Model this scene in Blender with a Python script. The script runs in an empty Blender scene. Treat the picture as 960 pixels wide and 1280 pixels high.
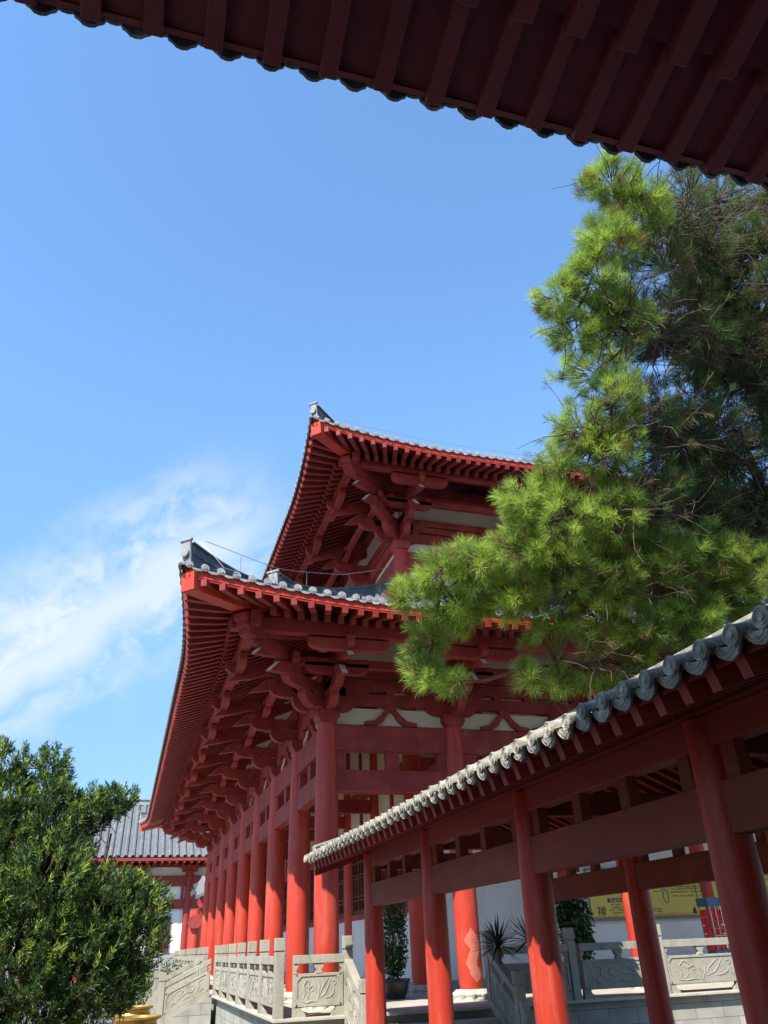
import bpy, bmesh, math, random
import numpy as np
from mathutils import Vector, Matrix
random.seed(7); RNG = np.random.default_rng(11)
S = bpy.context.scene
C = S.collection
E = 1.65            # eye height above the court

# ------------------------------------------------------------------ materials
def mat(name, col, rough=.6, var=.12, vscale=1.2, col2=None, c2amt=0.0, c2scale=2.0, bump=.15, bscale=30, metal=0.0, spec=.4, stretch=(1, 1, 1), detail=6):
    m = bpy.data.materials.new(name); m.use_nodes = True
    nt = m.node_tree; n = nt.nodes; l = nt.links
    b = n['Principled BSDF']
    b.inputs['Roughness'].default_value = rough; b.inputs['Metallic'].default_value = metal
    b.inputs['Specular IOR Level'].default_value = spec
    g = n.new('ShaderNodeNewGeometry'); mp = n.new('ShaderNodeMapping')
    mp.inputs['Scale'].default_value = stretch
    l.new(g.outputs['Position'], mp.inputs['Vector'])
    nz = n.new('ShaderNodeTexNoise'); nz.inputs['Scale'].default_value = vscale; nz.inputs['Detail'].default_value = detail
    nz.inputs['Roughness'].default_value = .6
    l.new(mp.outputs[0], nz.inputs['Vector'])
    mr = n.new('ShaderNodeMapRange'); mr.inputs[1].default_value = .3; mr.inputs[2].default_value = .7
    mr.inputs[3].default_value = 1 - var; mr.inputs[4].default_value = 1 + var
    l.new(nz.outputs['Fac'], mr.inputs[0])
    vm = n.new('ShaderNodeVectorMath'); vm.operation = 'SCALE'
    src = None
    if col2:
        n2 = n.new('ShaderNodeTexNoise'); n2.inputs['Scale'].default_value = c2scale; n2.inputs['Detail'].default_value = 8
        n2.inputs['Roughness'].default_value = .65
        l.new(mp.outputs[0], n2.inputs['Vector'])
        r2 = n.new('ShaderNodeMapRange'); r2.inputs[1].default_value = .52; r2.inputs[2].default_value = .7
        r2.inputs[3].default_value = 0; r2.inputs[4].default_value = c2amt
        l.new(n2.outputs['Fac'], r2.inputs[0])
        mx = n.new('ShaderNodeMix'); mx.data_type = 'RGBA'
        mx.inputs[6].default_value = (*col, 1); mx.inputs[7].default_value = (*col2, 1)
        l.new(r2.outputs[0], mx.inputs[0]); src = mx.outputs[2]
    if src: l.new(src, vm.inputs[0])
    else: vm.inputs[0].default_value = col
    l.new(mr.outputs[0], vm.inputs['Scale'])
    l.new(vm.outputs[0], b.inputs['Base Color'])
    if bump:
        n3 = n.new('ShaderNodeTexNoise'); n3.inputs['Scale'].default_value = bscale; n3.inputs['Detail'].default_value = 5
        l.new(mp.outputs[0], n3.inputs['Vector'])
        bp = n.new('ShaderNodeBump'); bp.inputs['Strength'].default_value = bump; bp.inputs['Distance'].default_value = .02
        l.new(n3.outputs['Fac'], bp.inputs['Height']); l.new(bp.outputs[0], b.inputs['Normal'])
    return m

def brick_mat(name, c1, c2, mortar, bw, bh, axis='wall', msize=.006, rough=.8):
    m = bpy.data.materials.new(name); m.use_nodes = True
    nt = m.node_tree; n = nt.nodes; l = nt.links
    b = n['Principled BSDF']; b.inputs['Roughness'].default_value = rough
    g = n.new('ShaderNodeNewGeometry'); sp = n.new('ShaderNodeSeparateXYZ'); l.new(g.outputs['Position'], sp.inputs[0])
    cb = n.new('ShaderNodeCombineXYZ')
    if axis == 'wall':
        ad = n.new('ShaderNodeMath'); ad.operation = 'ADD'
        l.new(sp.outputs[0], ad.inputs[0]); l.new(sp.outputs[1], ad.inputs[1])
        l.new(ad.outputs[0], cb.inputs[0]); l.new(sp.outputs[2], cb.inputs[1])
    else:
        l.new(sp.outputs[0], cb.inputs[0]); l.new(sp.outputs[1], cb.inputs[1])
    bt = n.new('ShaderNodeTexBrick'); l.new(cb.outputs[0], bt.inputs['Vector'])
    bt.inputs['Scale'].default_value = 1; bt.inputs['Brick Width'].default_value = bw; bt.inputs['Row Height'].default_value = bh
    bt.inputs['Mortar Size'].default_value = msize; bt.inputs['Mortar Smooth'].default_value = .1
    bt.inputs['Color1'].default_value = (*c1, 1); bt.inputs['Color2'].default_value = (*c2, 1); bt.inputs['Mortar'].default_value = (*mortar, 1)
    nz = n.new('ShaderNodeTexNoise'); nz.inputs['Scale'].default_value = 2.5; nz.inputs['Detail'].default_value = 8; l.new(g.outputs['Position'], nz.inputs['Vector'])
    mr = n.new('ShaderNodeMapRange'); mr.inputs[1].default_value = .3; mr.inputs[2].default_value = .7; mr.inputs[3].default_value = .78; mr.inputs[4].default_value = 1.15
    l.new(nz.outputs['Fac'], mr.inputs[0])
    vm = n.new('ShaderNodeVectorMath'); vm.operation = 'SCALE'; l.new(bt.outputs['Color'], vm.inputs[0]); l.new(mr.outputs[0], vm.inputs['Scale'])
    l.new(vm.outputs[0], b.inputs['Base Color'])
    bp = n.new('ShaderNodeBump'); bp.inputs['Strength'].default_value = .4; bp.inputs['Distance'].default_value = .01
    mi = n.new('ShaderNodeMath'); mi.operation = 'SUBTRACT'; mi.inputs[0].default_value = 1; l.new(bt.outputs['Fac'], mi.inputs[1])
    l.new(mi.outputs[0], bp.inputs['Height']); l.new(bp.outputs[0], b.inputs['Normal'])
    return m

def leaf_mat(name, c1, c2, transl=.35, rough=.45):
    m = bpy.data.materials.new(name); m.use_nodes = True
    nt = m.node_tree; n = nt.nodes; l = nt.links
    b = n['Principled BSDF']; out = n['Material Output']; b.inputs['Roughness'].default_value = rough
    b.inputs['Specular IOR Level'].default_value = .35
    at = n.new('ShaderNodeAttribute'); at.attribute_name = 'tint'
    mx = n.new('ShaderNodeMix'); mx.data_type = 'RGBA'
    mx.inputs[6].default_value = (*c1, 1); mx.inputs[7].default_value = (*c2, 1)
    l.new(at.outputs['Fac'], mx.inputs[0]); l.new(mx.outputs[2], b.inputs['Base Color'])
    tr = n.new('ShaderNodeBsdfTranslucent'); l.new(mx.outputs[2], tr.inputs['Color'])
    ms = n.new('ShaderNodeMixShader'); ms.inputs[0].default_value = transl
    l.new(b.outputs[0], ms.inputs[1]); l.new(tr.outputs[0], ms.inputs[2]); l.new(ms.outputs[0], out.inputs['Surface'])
    return m

M = dict(
 red=mat('red_paint', (.27, .031, .025), .55, .2, 1.1, (.20, .045, .04), .6, 2.6, .1, 60, stretch=(1, 1, .5)),
 redcol=mat('red_column_paint', (.46, .042, .022), .48, .17, 1.6, (.50, .13, .085), .6, 2.1, .22, 26, stretch=(1.6, 1.6, .35), detail=10),
 galwood=mat('walkway_red_wood', (.26, .028, .020), .6, .18, 1.6, (.22, .055, .045), .45, 3.0, .12, 60),
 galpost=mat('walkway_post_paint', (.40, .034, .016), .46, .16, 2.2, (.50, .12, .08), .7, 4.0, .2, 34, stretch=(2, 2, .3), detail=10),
 faded=mat('faded_paint', (.48, .13, .085), .7, .25, 5, (.48, .07, .04), .8, 5.0, .2, 30),
 redwood=mat('red_wood', (.30, .034, .029), .66, .28, 1.8, (.24, .075, .06), .7, 3.6, .25, 40, detail=10),
 redbright=mat('red_fascia_paint', (.52, .045, .02), .5, .1, 1.5, (.42, .07, .05), .4, 4.0, .06, 60),
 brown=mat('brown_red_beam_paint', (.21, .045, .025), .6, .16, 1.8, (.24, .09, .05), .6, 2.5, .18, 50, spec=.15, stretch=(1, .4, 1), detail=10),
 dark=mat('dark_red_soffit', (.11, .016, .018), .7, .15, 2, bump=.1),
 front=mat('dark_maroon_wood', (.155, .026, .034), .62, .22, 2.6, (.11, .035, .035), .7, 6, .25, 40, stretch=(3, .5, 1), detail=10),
 tile=mat('grey_clay_tile', (.085, .095, .11), .7, .3, 2.5, (.25, .25, .24), .8, 5.0, .4, 30),
 tilegal=mat('weathered_tile', (.29, .27, .22), .85, .38, 9, (.62, .55, .40), 1.0, 8.0, .5, 50),
 tilefar=mat('far_grey_tile', (.13, .135, .14), .8, .2, .5, (.2, .2, .19), .7, 2.0, .2, 10),
 tileend=mat('tile_end_clay', (.26, .26, .26), .8, .25, 6, (.5, .49, .46), .8, 7.0, .5, 40),
 stone=mat('grey_limestone', (.33, .305, .24), .88, .2, 1.6, (.17, .155, .125), .75, 4.0, .45, 50, stretch=(1, 1, .45), detail=10),
 stonelight=mat('pale_stone', (.46, .43, .36), .85, .12, 2.2, (.33, .30, .25), .5, 6.0, .3, 60),
 cream=mat('cream_plaster', (.70, .60, .46), .9, .06, .8, (.5, .42, .32), .3, 2, .06, 60),
 white=mat('white_plaster', (.70, .70, .68), .9, .08, .6, (.5, .49, .46), .5, 1.4, .1, 40, stretch=(1, 1, .4), detail=10),
 dado=mat('grey_dado', (.3, .3, .29), .85),
 whitetip=mat('white_paint', (.72, .68, .62), .7, .1, 5),
 lattice=mat('dark_lattice_wood', (.10, .03, .022), .6, .2, 5),
 glass=mat('dark_glass', (.015, .018, .02), .12, .1, 5, bump=0, spec=.6),
 wire=mat('steel_wire', (.35, .34, .32), .5, .1, 5, bump=0, metal=.5),
 bark=mat('pine_bark', (.085, .055, .042), .9, .3, 6, (.17, .11, .08), .7, 9, .8, 40),
 twig=mat('pine_twig', (.10, .062, .042), .9, .3, 6, (.2, .12, .07), .6, 9, .3, 60),
 needle=leaf_mat('pine_needle', (.045, .105, .03), (.46, .60, .10), .46),
 needledry=leaf_mat('pine_needle_dry', (.16, .13, .05), (.30, .20, .07), .3),
 podo=leaf_mat('podocarpus_leaf', (.034, .088, .026), (.32, .42, .06), .28, .5),
 broad=leaf_mat('broad_leaf', (.018, .05, .015), (.05, .10, .03), .2, .35),
 yucca=leaf_mat('sword_leaf', (.035, .07, .035), (.09, .14, .06), .15, .4),
 shrub=leaf_mat('shrub_leaf', (.05, .09, .03), (.16, .2, .06), .3, .5),
 pot=mat('dark_glazed_pot', (.03, .028, .024), .35, .2, 6),
 gold=mat('gilded_pot', (.45, .29, .07), .35, .15, 6, (.4, .22, .05), .4, 8, .2, 30, metal=.55),
 soil=mat('soil', (.06, .045, .03), .95, .3, 9, bump=.6),
 yellow=mat('yellow_print', (.62, .50, .10), .6, .05, 2, (.66, .5, .2), .5, 1.2, bump=0),
 orange=mat('orange_print', (.60, .33, .05), .6, .15, 3, bump=0),
 ink=mat('ink', (.05, .035, .02), .6, .1, 5, bump=0), plum=mat('plum_print', (.18, .02, .06), .6, .1, 5, bump=0),
 paper=mat('white_print', (.75, .72, .70), .6, .05, 5, bump=0), pink=mat('pink_print', (.6, .38, .3), .6, .05, 5, bump=0),
 greyframe=mat('grey_metal_frame', (.16, .17, .18), .5, .1, 5, bump=0),
 blue=mat('blue_rack_paint', (.05, .12, .22), .35, .15, 5, bump=0), chrome=mat('chrome_rod', (.6, .65, .7), .2, .05, 5, bump=0, metal=.9),
 packet=mat('red_packet_plastic', (.62, .02, .015), .25, .2, 20, (.3, .01, .01), .7, 14, .5, 40),
 court=brick_mat('court_paving', (.22, .205, .18), (.18, .17, .15), (.09, .085, .075), .6, .6, 'floor'),
 floor=brick_mat('terrace_paving', (.50, .45, .37), (.45, .41, .34), (.2, .18, .15), .8, .8, 'floor'),
 stonewall=brick_mat('terrace_wall_stone', (.36, .345, .29), (.30, .29, .245), (.15, .145, .12), .62, .26),
)

# ------------------------------------------------------------------ mesh builder (eye-relative coordinates, scaled by k)
BASE = {}
class MB:
    def __init__(s, k=1.0): s.v = []; s.f = []; s.k = k
    def add(s, vs, fs):
        o = len(s.v); s.v.extend([tuple(p) for p in vs]); s.f.extend([tuple(i + o for i in f) for f in fs])
    def box(s, x0, x1, y0, y1, z0, z1):
        s.add([(x0,y0,z0),(x1,y0,z0),(x1,y1,z0),(x0,y1,z0),(x0,y0,z1),(x1,y0,z1),(x1,y1,z1),(x0,y1,z1)],
              [(0,3,2,1),(4,5,6,7),(0,1,5,4),(1,2,6,5),(2,3,7,6),(3,0,4,7)])
    def hexa(s, c): s.add(c, [(0,3,2,1),(4,5,6,7),(0,1,5,4),(1,2,6,5),(2,3,7,6),(3,0,4,7)])
    def beam(s, p, q, w, h, up=(0,0,1), top=False):
        p = Vector(p); q = Vector(q); d = (q - p).normalized(); u = Vector(up); r = d.cross(u).normalized(); u = r.cross(d)
        o = u * (-h/2) if top else Vector((0,0,0))
        a, b = r*w/2, u*h/2
        s.hexa([p-a-b+o, p+a-b+o, q+a-b+o, q-a-b+o, p-a+b+o, p+a+b+o, q+a+b+o, q-a+b+o])
    def prism(s, prof, o, U, V, W, t):
        o = Vector(o); U = Vector(U); V = Vector(V); W = Vector(W).normalized() * t/2; n = len(prof)
        vs = [o + U*a + V*b - W for a, b in prof] + [o + U*a + V*b + W for a, b in prof]
        s.add(vs, [tuple(range(n))[::-1], tuple(range(n, 2*n))] + [(i, (i+1) % n, (i+1) % n + n, i+n) for i in range(n)])
    def tube(s, pts, r, n=8, caps=True):
        pts = [Vector(p) for p in pts]; m = len(pts); rs = r if isinstance(r, (list, tuple)) else [r]*m
        o = len(s.v); ref = None
        for i, p in enumerate(pts):
            d = (pts[min(i+1, m-1)] - pts[max(i-1, 0)]).normalized()
            if ref is None: ref = d.orthogonal().normalized()
            a = (ref - d*ref.dot(d)).normalized(); ref = a; b = d.cross(a)
            for k in range(n):
                t = 2*math.pi*k/n; s.v.append(tuple(p + (a*math.cos(t) + b*math.sin(t))*rs[i]))
        for i in range(m-1):
            for k in range(n):
                s.f.append((o+i*n+k, o+i*n+(k+1) % n, o+(i+1)*n+(k+1) % n, o+(i+1)*n+k))
        if caps: s.f.append(tuple(o+k for k in range(n))[::-1]); s.f.append(tuple(o+(m-1)*n+k for k in range(n)))
    def lathe(s, prof, c, n=32):
        o = len(s.v); m = len(prof)
        for r, z in prof:
            for k in range(n):
                t = 2*math.pi*k/n; s.v.append((c[0]+r*math.cos(t), c[1]+r*math.sin(t), c[2]+z))
        for i in range(m-1):
            for k in range(n): s.f.append((o+i*n+k, o+i*n+(k+1) % n, o+(i+1)*n+(k+1) % n, o+(i+1)*n+k))
        s.f.append(tuple(o+k for k in range(n))[::-1]); s.f.append(tuple(o+(m-1)*n+k for k in range(n)))
    def build(s, name, m, parent=None, smooth=False, bevel=0, flat_angle=None):
        base = BASE[parent.name] if parent else Vector((0,0,0))
        me = bpy.data.meshes.new(name); k = s.k
        me.from_pydata([(x*k-base.x, y*k-base.y, z*k+E-base.z) for x, y, z in s.v], [], s.f)
        me.materials.append(M[m]); me.update()
        bm = bmesh.new(); bm.from_mesh(me); bmesh.ops.recalc_face_normals(bm, faces=bm.faces); bm.to_mesh(me); bm.free()
        ob = bpy.data.objects.new(name, me); C.objects.link(ob)
        if parent: ob.parent = parent; ob.location = (0,0,0)
        if smooth:
            me.polygons.foreach_set('use_smooth', [True]*len(me.polygons))
            md = None
            try: me.set_sharp_from_angle(angle=math.radians(40))
            except Exception: pass
        if bevel:
            md = ob.modifiers.new('bevel', 'BEVEL'); md.width = bevel; md.segments = 2; md.limit_method = 'ANGLE'; md.angle_limit = math.radians(50)
        BASE[ob.name] = base
        return ob
    def each(s, name, m, parent, **kw):
        '''one object per connected piece'''
        par = list(range(len(s.v)))
        def find(a):
            while par[a] != a: par[a] = par[par[a]]; a = par[a]
            return a
        for f in s.f:
            r0 = find(f[0])
            for i in f[1:]: par[find(i)] = r0
        groups = {}
        for f in s.f: groups.setdefault(find(f[0]), []).append(f)
        out = []
        for fs in groups.values():
            ids = sorted({i for f in fs for i in f}); mp = {a: b for b, a in enumerate(ids)}
            q = MB(s.k); q.v = [s.v[i] for i in ids]; q.f = [tuple(mp[i] for i in f) for f in fs]
            out.append(q.build(name, m, parent, **kw))
        return out

def thing(name, label, cat, loc=(0,0,0), group=None):
    o = bpy.data.objects.new(name, None); C.objects.link(o); o.location = loc; o.empty_display_size = .2
    o['label'] = label; o['category'] = cat
    if group: o['group'] = group
    BASE[o.name] = Vector(loc); return o
def tag(o, label, cat, group=None):
    o['label'] = label; o['category'] = cat
    if group: o['group'] = group
    return o
def struct(o): o['kind'] = 'structure'; return o
def dup(ob, loc, parent=None):
    c = ob.copy(); C.objects.link(c); c.parent = parent if parent else ob.parent; c.location = loc
    for ch in ob.children:
        d = ch.copy(); C.objects.link(d); d.parent = c
    return c

# ------------------------------------------------------------------ big hip roof side
K = .695   # hall units
def w6(t): return max(0., 1 - t/6.)**2
def g4(t): return max(0., 1 - t/4.)
class Roof:
    def __init__(s, x0, y0, x1, y1, z0, D, s0, s1, lift, flare):
        s.x0, s.y0, s.x1, s.y1, s.z0, s.D, s.s0, s.s1, s.lift, s.fl = x0, y0, x1, y1, z0, D, s0, s1, lift, flare
    def L(s, side): return (s.y1-s.y0) if side in ('W', 'E') else (s.x1-s.x0)
    def P(s, side, a, q, dz=0.):
        L = s.L(side); a2 = L - a
        z = s.z0 + q*(s.s0 + s.s1*q/s.D) + s.lift*(w6(a)+w6(a2))*(w6(q)) + dz
        aa = a - s.fl*g4(a)*w6(q) + s.fl*g4(a2)*w6(q)
        qq = q - s.fl*(w6(a)+w6(a2))*g4(q)
        if side == 'W': return (s.x0+qq, s.y0+aa, z)
        if side == 'E': return (s.x1-qq, s.y0+aa, z)
        if side == 'S': return (s.x0+aa, s.y0+qq, z)
        return (s.x0+aa, s.y1-qq, z)

def roof_tiles(R, side, mb, ends, ts=.37, detail=True, edge=.10):
    L = R.L(side); D = R.D; n = int(round(L/ts)); ts = L/n
    for i in range(n+1):
        a = i*ts
        qm = max(.15, min(a, L-a, D)); N = 3 + int(qm/1.1)
        # pan strip to the next row
        if i < n:
            qn = max(.15, min(a+ts, L-a-ts, D)); 
            for k in range(N):
                t0, t1 = k/N, (k+1)/N
                v = [R.P(side, a, -edge+(qm+edge)*t0), R.P(side, a+ts, -edge+(qn+edge)*t0), R.P(side, a+ts, -edge+(qn+edge)*t1), R.P(side, a, -edge+(qm+edge)*t1)]
                mb.add(v, [(0,1,2,3)])
        if not detail and i % 1: continue
        # half round cover tile row
        m = 6 if detail else 4; r = .095
        o = len(mb.v)
        for k in range(N+1):
            q = -edge-.03 + (qm+edge)*k/N
            for j in range(m+1):
                th = math.pi*j/m
                mb.v.append(R.P(side, a - r*math.cos(th), q, r*math.sin(th)+.01))
        for k in range(N):
            for j in range(m):
                b = o + k*(m+1) + j; mb.f.append((b, b+1, b+m+2, b+m+1))
        if ends is not None:
            # round end disc with raised rim, and the drip tile between rows
            rr = .10; c = 12; 
            for (q0, q1, rad) in ((-edge-.06, -edge+.0, rr), (-edge-.075, -edge-.06, rr*.55)):
                o = len(ends.v)
                for q in (q0, q1):
                    for j in range(c):
                        th = 2*math.pi*j/c; ends.v.append(R.P(side, a+rad*math.cos(th), q, .045+rad*math.sin(th)))
                ends.f.append(tuple(o+j for j in range(c))); 
                for j in range(c): ends.f.append((o+j, o+(j+1) % c, o+c+(j+1) % c, o+c+j))
            if i < n:
                pr = [(-.16, .02), (-.13, -.045), (-.07, -.08), (0, -.10), (.07, -.08), (.13, -.045), (.16, .02), (.08, -.02), (-.08, -.02)]
                am = a + ts/2; o = len(ends.v)
                for q in (-edge-.05, -edge-.01):
                    for (x, z) in pr: ends.v.append(R.P(side, am+x, q, z))
                c2 = len(pr)
                ends.f.append(tuple(o+j for j in range(c2))); ends.f.append(tuple(o+c2+j for j in range(c2))[::-1])
                for j in range(c2): ends.f.append((o+j, o+(j+1) % c2, o+c2+(j+1) % c2, o+c2+j))

def under_sheet(R, side, mb, off, q0, q1, step=.6):
    L = R.L(side); n = int(L/step)
    for i in range(n):
        a, b = L*i/n, L*(i+1)/n
        def q(t, aa): return min(q0 + (q1-q0)*t, max(q0, min(aa, L-aa)+.0)) 
        N = 5
        for k in range(N):
            v = [R.P(side, a, q(k/N, a), off), R.P(side, b, q(k/N, b), off), R.P(side, b, q((k+1)/N, b), off), R.P(side, a, q((k+1)/N, a), off)]
            mb.add(v, [(0,1,2,3)])

def fascia(R, side, mb, ztop=-.03, h=.27, q0=-.08, q1=.0, a0=0, a1=None):
    L = R.L(side); a1 = L if a1 is None else a1; n = int((a1-a0)/.5)
    for i in range(n):
        a, b = a0+(a1-a0)*i/n, a0+(a1-a0)*(i+1)/n
        mb.hexa([R.P(side,a,q0,ztop-h),R.P(side,b,q0,ztop-h),R.P(side,b,q1,ztop-h),R.P(side,a,q1,ztop-h),R.P(side,a,q0,ztop),R.P(side,b,q0,ztop),R.P(side,b,q1,ztop),R.P(side,a,q1,ztop)])

def rafters(R, side, out, sp=.42, inner=4.8, lim=None, fan=True):
    L = R.L(side); n = int(round(L/sp)); A = inner
    for i in range(1, n):
        a = L*i/n
        if lim and not (lim[0] <= a <= lim[1]): continue
        def line(q):        # along-coordinate at depth q: rafters fan toward the corner
            if a < A: return a + (A - a)*.62*(q/inner) if fan else a
            if L-a < A: return a - (A-(L-a))*.62*(q/inner) if fan else a
            return a
        def seg(q0, q1, w, h, top):
            qs = [q0, (q0+q1)/2, q1]
            for u, v in ((0, 1), (1, 2)):
                aa, bb = line(qs[u]), line(qs[v])
                if min(bb, L-bb) < qs[v]-.15: continue
                p = R.P(side, aa, qs[u], top); q = R.P(side, bb, qs[v], top)
                mb.beam(p, q, w, h, top=True)
        mb = MB(K)
        seg(-.12, 1.6, .16, .18, -.27)
        seg(1.0, inner, .17, .2, -.46)
        if mb.v: out.append((Vector(R.P(side, a, 0)).length, mb))

def hip_ridge(R, corner, mb, endmb, h0=.85, p1=2.2, h1=.33, qend=8.6):
    # corner: 'SW','SE','NW'
    side = 'S' if corner[0] == 'S' else 'N'
    L = R.L(side)
    def pt(p, dz): 
        a = p if corner[1] == 'W' else L-p
        return Vector(R.P(side, a, p, dz))
    def ridge(ps, hs, w):
        prev = None; vs = []
        d = (pt(4, 0) - pt(0, 0)); d.z = 0; d.normalize(); nrm = Vector((-d.y, d.x, 0))
        for p, h in zip(ps, hs):
            vs += [pt(p, -.05)-nrm*w/2, pt(p, -.05)+nrm*w/2, pt(p, h)+nrm*w/2, pt(p, h)-nrm*w/2,]
        o = len(mb.v); mb.v.extend([tuple(v) for v in vs]); m = len(ps)
        for i in range(m-1):
            for j in range(4): mb.f.append((o+i*4+j, o+i*4+(j+1) % 4, o+(i+1)*4+(j+1) % 4, o+(i+1)*4+j))
        mb.f.append((o, o+1, o+2, o+3)); mb.f.append(tuple(o+(m-1)*4+j for j in range(4))[::-1])
        # course lines: thin proud caps
        for frac, ww in ((1.0, w+.1), (.55, w+.05)):
            pts = [pt(p, h*frac) for p, h in zip(ps, hs)]
            for i in range(m-1): mb.beam(pts[i], pts[i+1], ww, .05)
        # end tile
        e = pt(ps[0], 0) - d*.04; hh = hs[0]
        endmb.hexa([tuple(e-nrm*(w/2+.03)), tuple(e+nrm*(w/2+.03)), tuple(e+d*.08+nrm*(w/2+.03)), tuple(e+d*.08-nrm*(w/2+.03))] +
                   [tuple(x+Vector((0,0,hh+.06))-d*.10) for x in (e-nrm*(w/2+.02), e+nrm*(w/2+.02), e+d*.08+nrm*(w/2+.02), e+d*.08-nrm*(w/2+.02))])
        endmb.tube([e-d*.05+Vector((0,0,hh*.5)), e-d*.12+Vector((0,0,hh*.5))], .12, 14)
        endmb.tube([e-d*.08+Vector((0,0,hh+.05))-nrm*(w/2+.08), e-d*.08+Vector((0,0,hh+.05))+nrm*(w/2+.08)], .05, 8)
    ps = [-.05, .25, .6, 1.0, 1.5, p1]
    ridge(ps, [h0, h0*.86+h1*.02, h0*.62+h1*.22, h0*.3+h1*.6, h1*1.02, h1], .22)
    ps = [p1+.05, p1+.5, p1+1.0, p1+1.8, p1+2.8]; hs = [.72, .52, .44, .40, .40]
    p = p1+3.8
    while p < qend: ps.append(p); hs.append(.40); p += 1.2
    ps.append(qend); hs.append(.40)
    ridge(ps, hs, .28)
    return pt

# dougong bracket set; local frame o(outward) t(lateral) z
ARM1 = [(-.6,.72),(1.1,.72),(1.1,.60),(1.04,.48),(.93,.38),(.8,.33),(.62,.31),(.55,.40),(.2,.36),(-.6,.36)]
ARM2 = [(-.6,1.14),(1.85,1.14),(1.85,1.0),(1.78,.88),(1.66,.79),(1.5,.75),(1.15,.73),(1.08,.8),(.2,.8),(-.6,.8)]
def boat(h, L, r=.22):
    p = [(-L, h), (L, h)]
    for i in range(7):
        t = math.pi/2*i/6; p.append((L - (1-math.cos(t))*.42, h*.55*(1-math.sin(t)) if i < 6 else 0))
    q = [(-x, z) for x, z in p[2:]][::-1]
    return p + q
def bracket(par_name, root, c, dirs, vs=1.0, po=2.8, first=None, corner=False):
    """c: column top centre (hall units), dirs: list of (outward vec, lateral vec, scale)"""
    main = MB(K); arms = MB(K); angs = MB(K); tips = MB(K)
    c = Vector(c); Z = Vector((0,0,vs))
    main.prism([(-.25,0),(.25,0),(.36,.16),(.36,.38),(-.36,.38),(-.36,.16)], c, (1,0,0), Z, (0,1,0), .66)
    for o, t, s in dirs:
        o = Vector(o); t = Vector(t)
        main.prism([(a*s, b) for a, b in ARM1], c, o, Z, t, .27)
        main.prism([(a*s, b+.0) for a, b in ARM2], c, o, Z, t, .25)
        main.prism([(1.2*s,1.76),(1.2*s,1.42),(3.05*s,1.42),(3.2*s,1.55),(3.2*s,1.76)], c, o, Z, t, .22)
        # small blocks
        for (oo, zz) in ((1.0, .72), (1.72, 1.14), (.5, .72)):
            b = c + o*oo*s + Z*zz
            main.prism([(-.11,0),(.11,0),(.16,.07),(.16,.16),(-.16,.16),(-.16,.07)], b, o, Z, t, .32)
        for (dx, dz) in ((0, 0), (.72, .30)):
            a0 = 2.45*s+dx; z0 = .84+dz
            pr = [(a0, z0), (a0-.06, z0+.03), (a0-.52, z0+.42), (.2, z0+1.02+dz*.2), (.2, z0+.72+dz*.2), (a0-.75, z0+.13)]
            angs.prism(pr, c, o, Z, t, .21)
            # pale painted cut face at the tip, 3 mm proud
            nrm = (o*.65 + Vector((0,0,1))*.76).normalized()*.006
            q0 = c + o*(a0-.055) + Z*(z0+.03); q1 = c + o*(a0-.5) + Z*(z0+.41); tt = t.normalized()*.085
            tips.hexa([tuple(x) for x in (q0-tt, q0+tt, q1+tt, q1-tt, q0-tt+nrm, q0+tt+nrm, q1+tt+nrm, q1-tt+nrm)])
        if abs(s-1) < .01:
            for (oo, zz, L, h, th) in ((0, .36, .85, .36, .25), (0, .85, 1.15, .34, .25), (1.35, 1.14, 1.0, .34, .22), (2.8, 1.38, 1.2, .34, .24)):
                arms.prism(boat(h, L), c + o*oo + Z*zz, t, Z, o, th)
                for tt2 in (-L*.8, 0, L*.8):
                    b = c + o*oo + t*tt2 + Z*(zz+h)
                    if oo < 2: main.prism([(-.1,0),(.1,0),(.15,.05),(.15,.13),(-.15,.13),(-.15,.05)], b, t, Z, o, .3)
    r = main.build('bracket_set', 'redwood', root, bevel=.008)
    for x in arms.each('cross_arm', 'redwood', root, bevel=.008) + angs.each('slanting_arm', 'redwood', root, bevel=.005) + tips.each('arm_tip', 'whitetip', root): x.parent = r
    return r

# =========================================================================== the hall
hall = thing('temple_hall', 'large two-tiered red timber temple hall with swept grey tile eaves behind the balustrades', 'temple hall', (6.0*K+.5, 40*K, .69))
XS = [5.4, 9.55, 15.2, 21.0, 25.5, 29.65]; YS = [23.45, 27.6] + [27.6+4.45*i for i in range(1, 7)] + [27.6+4.45*6+4.15]
FX = -1.385
IX0, IX1, IY0, IY1 = 9.55, 25.5, 27.6, YS[-2]
LOW = Roof(1.1, 19.0, 33.95, YS[-1]+4.45, 8.33, 8.5, .30, .24, .36, .45)
UP = Roof(5.2, 23.25, 29.85, IY1+4.35, 16.9, 12.3, .34, .34, .34, .35)
def col_profile(h): return [(.30,0),(.345,h*.02),(.35,h*.3),(.345,h*.6),(.315,h*.9),(.285,h)]
# columns: base stone is a sub-part
def column(x, y, z0, z1):
    mb = MB(K); mb.lathe([(r, z) for r, z in col_profile(z1-z0-.28)], (x, y, z0+.28), 36); c = mb.build('column', 'redcol', hall, smooth=True)
    b = MB(K); b.lathe([(.52,0),(.52,.06),(.47,.09),(.50,.16),(.44,.24),(.36,.28)], (x, y, z0), 32)
    for k in range(10):
        t = 2*math.pi*k/10; b.tube([(x+.40*math.cos(t), y+.40*math.sin(t), z0+.25), (x+.5*math.cos(t), y+.5*math.sin(t), z0+.14), (x+.48*math.cos(t), y+.48*math.sin(t), z0+.05)], [.05,.09,.05], 8)
    bb = b.build('column_base', 'stonelight', hall, smooth=True); bb.parent = c
    return c
cols = [(5.4, y) for y in YS] + [(x, 23.45) for x in XS[1:]]
for x, y in cols: column(x, y, FX, 6.09)
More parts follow.
